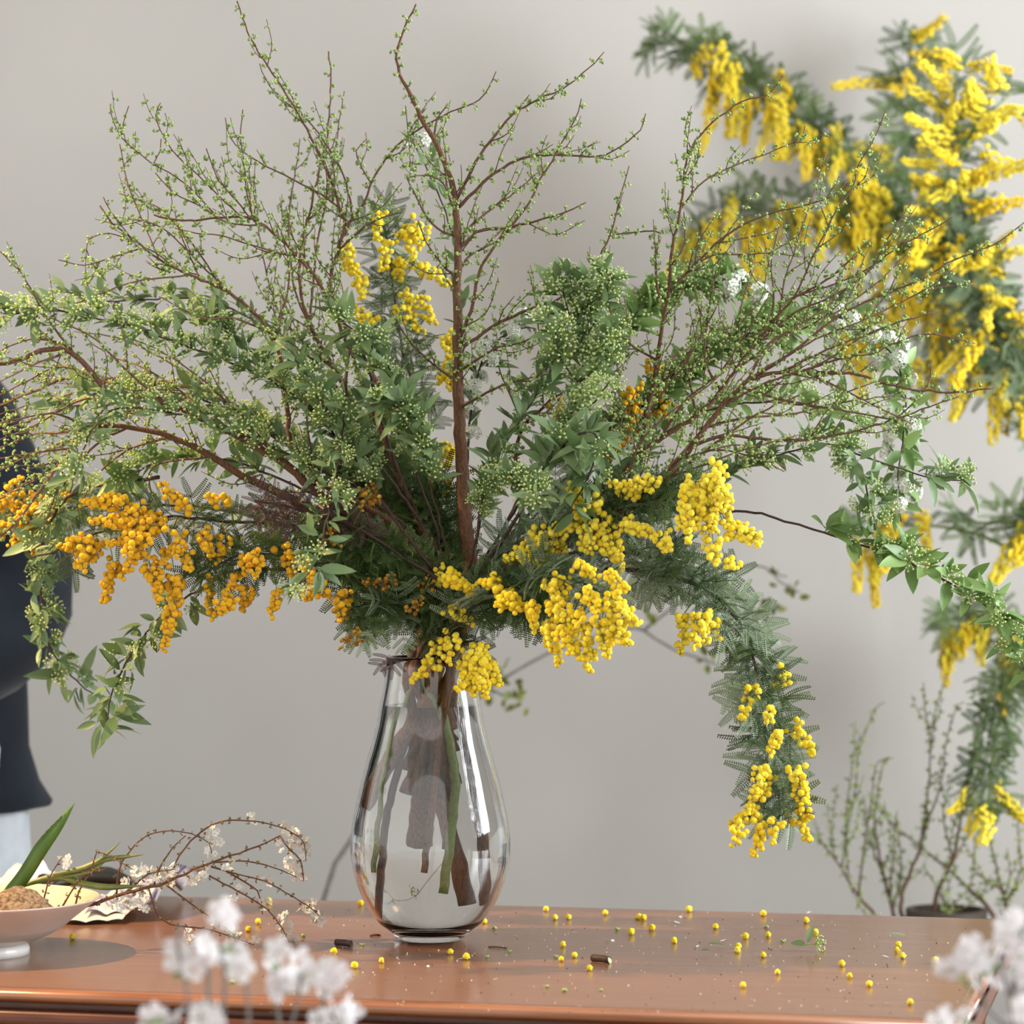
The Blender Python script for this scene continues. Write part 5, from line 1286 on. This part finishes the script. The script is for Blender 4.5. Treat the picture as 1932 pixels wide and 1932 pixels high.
b = MB(); b.add([(0, 0, 0), (.5, .35, .15), (1.1, .2, .3), (1.2, -.2, .3), (.5, -.35, .15), (.7, 0, .05)], [(5, 0, 1), (5, 1, 2), (5, 2, 3), (5, 3, 4), (5, 4, 0)])
PM = b.mesh('fallen_petal'); PM.materials.append(M_PETAL)
for x, y, nth in order(((1678, 1807), (1678, 1894), (965, 1738), (977, 1767), (1147, 1776), (1157, 1778), (808, 1826), (929, 1849), (1285, 1733), (1284, 1743), (1578, 1773), (862, 1811), (560, 1868), (830, 1853), (660, 1716), (1358, 1777), (1522, 1724), (1315, 1788), (1425, 1900))):
    drop('fallen_petal', PM, x, y, rng.uniform(.004, .0065), 'small white petal scrap lying on the table, %s from the left' % nth, 'petal', 'fallen white petals on the table', .0004)
for x, y, s_, lab in ((1352, 1788, .95, 'single blue-green leaf lying flat near the table middle'), (1692, 1769, 1.0, 'single pale leaf lying near the right back of the table'), (1340, 1800, .6, 'small yellowish leaf scrap lying beside the blue-green leaf')):
    p = on_table(x, y)
    tag(link('fallen_leaf', LEAVES[0] if s_ > .7 else LEAVES2[1], None, None, basis(p + np.array((-.01, 0, .0035)), (1, .25 * rng.uniform(-1, 1), 0.05), (0, -.2, 1), s_)), lab, 'leaf', 'fallen leaves on the table')
sg = thing('fallen_sprig', 'small fallen sprig with round leaf and green umbel on the table', 'sprig', on_table(1522, 1795))
p = on_table(1515, 1795)
link('flower_umbel', UMBELS[2], None, sg, basis(p + np.array((0, 0, .006)), (1, -.1, .1), (0, 0, 1), .95))
link('leaf', LEAVES[1], None, sg, basis(p + np.array((.004, 0, .006)), (-1, .1, .12), (0, -.5, 1), .9, .0016 * 1000))
link('leaf', LEAVES[0], None, sg, basis(p + np.array((.004, .004, .006)), (.35, .2, 1), (0, -1, .2), .95))
def twig_piece(label, a, bb, r, bark, cutmat):
    th = thing('twig_offcut', label, 'twig', (a + bb) / 2, 'twig offcuts on the table')
    b = MB(); q = spline([a, (a + bb) / 2 + (0, 0, .0004), bb], .004); b.tube(q, r, 10); link('bark', b.mesh('offcut_bark'), bark, th)
    d = nrm(bb - a); u = nrm(np.cross(d, (0, 0, 1))); w = np.cross(d, u)
    b = MB(); v = [bb + d * .0012] + [bb + d * (.0004 + .004 * math.sin(k * .6283 + .6) * .3) + (u * math.cos(k * .6283) + w * math.sin(k * .6283)) * r * .98 for k in range(10)]
    b.add(v, [(0, 1 + k, 1 + (k + 1) % 10) for k in range(10)]); link('cut_end', b.mesh('offcut_cut'), cutmat, th)
M_CUT = mat_plain('pale_cut_wood', (.42, .46, .24), (.55, .56, .32), .7, 60)
twig_piece('short black twig offcut with pale slanted cut on the table', on_table(1118, 1814) + (0, 0, .0034), on_table(1150, 1818) + (0, 0, .0034), .0034, M_DARKSTEM, M_CUT)
twig_piece('curled dark bark scrap left of the vase foot', on_table(634, 1784) + (0, 0, .0032), on_table(662, 1787) + (0, 0, .0032), .0032, M_DARKSTEM, M_DARKSTEM)
twig_piece('thin brown twig sliver just left of the vase', on_table(698, 1767) + (0, 0, .001), on_table(716, 1766) + (0, 0, .001), .0010, M_BARK, M_BARK)
twig_piece('thin brown twig sliver right of the vase foot', on_table(922, 1788) + (0, 0, .0008), on_table(955, 1790) + (0, 0, .0008), .0007, M_BARK, M_BARK)
lst = []
for k in range(420):
    x, y = rng.uniform(480, 1850), 1722 + 190 * rng.random()
    if x < 1700 or rng.random() < .5:
        p = on_table(x, y); r = rng.uniform(.0003, .0008); lst.append((p[0], p[1], TT + r * .6, r, rng.choice((0, 0, 1, 1, .8))))
cr_ = link('crumbs', spheres_mesh('crumbs', lst), mat_plain('plant_crumbs', (.10, .06, .03), (.75, .72, .62), .8, 200, source='tint'), kind='stuff')
tag(cr_, 'fine pale and dark plant crumbs scattered over the table top', 'crumbs')

# ------------------------------------------------------------------ blurred white blossom in the foreground
FB = blossom_template('blossom_large', 0.0085, mat_plain('pinkish_white_petal', (.78, .72, .74), (.88, .86, .87), .6, 100, source='random', translucent=.25))
def fore(label, stems, spots, Y, base):
    th = thing('blossoming_branch', label, 'branch', base, 'blurred blossom branches in the foreground')
    for i, q in enumerate(stems):
        tube_obj('stem' if i == 0 else 'twig', px_path(q, Y, Y + rng.uniform(-.02, .02)), .0022, .0011, M_GREYTWIG, th, 6, step=.02)
    blossoms(th, [(P(x, y, Y + rng.uniform(-.02, .02)), n) for x, y, n in spots for n in [max(1, int(n * .55))]], FB, 1.12, .006)
    for (x, y, n) in spots:
        if rng.random() < .75:
            for k in range(2):
                link('leaf', LEAVES2[1], None, th, basis(P(x, y + 12, Y), rand_dir() + np.array((0, 0, .3)), rand_dir(), .55))
FP = (-0.18, -1.12, 0.0)
fore('blurred white blossom branch lowest left of the foreground with many twigs', [[(380, 3200), (375, 2200), (360, 1940), (350, 1860), (335, 1790), (338, 1740)], [(372, 2100), (420, 1930), (425, 1850), (420, 1790)], [(374, 2000), (395, 1900), (390, 1820), (395, 1780)], [(372, 2000), (470, 1930), (465, 1850)]],
     [(435, 1722, 4), (432, 1745, 2), (342, 1800, 4), (352, 1822, 5), (385, 1798, 4), (425, 1790, 4), (435, 1815, 5), (450, 1832, 4), (405, 1785, 3), (335, 1820, 2), (300, 1925, 5), (290, 1915, 3), (345, 1930, 5), (370, 1915, 4), (395, 1925, 4), (418, 1930, 3)], -1.05, FP)
fore('blurred white blossom branch with separate tufts at bottom centre left', [[(520, 3200), (560, 2200), (545, 1960), (565, 1880), (570, 1840)], [(550, 2000), (520, 1900), (518, 1830)], [(552, 1990), (610, 1900), (618, 1850)], [(556, 2050), (640, 1960), (655, 1910)]],
     [(520, 1808, 5), (515, 1822, 3), (530, 1850, 4), (535, 1862, 3), (568, 1832, 5), (612, 1825, 5), (622, 1840, 4), (590, 1868, 2), (655, 1900, 5), (650, 1915, 4), (612, 1928, 4), (640, 1932, 3)], -1.0, FP)
fore('blurred white blossom branch in the bottom right corner', [[(1990, 3200), (1960, 2200), (1915, 1950), (1900, 1860), (1885, 1800)], [(1915, 1950), (1860, 1900), (1840, 1830)], [(1905, 1880), (1935, 1800), (1925, 1750)]],
     [(1905, 1738, 5), (1915, 1752, 4), (1890, 1765, 3), (1815, 1800, 6), (1835, 1815, 7), (1850, 1800, 6), (1825, 1835, 5), (1800, 1825, 4), (1870, 1825, 3), (1930, 1790, 4), (1925, 1815, 4), (1928, 1850, 5), (1790, 1930, 5), (1815, 1925, 6), (1920, 1900, 4)], -1.0, (0.34, -1.0, 0))
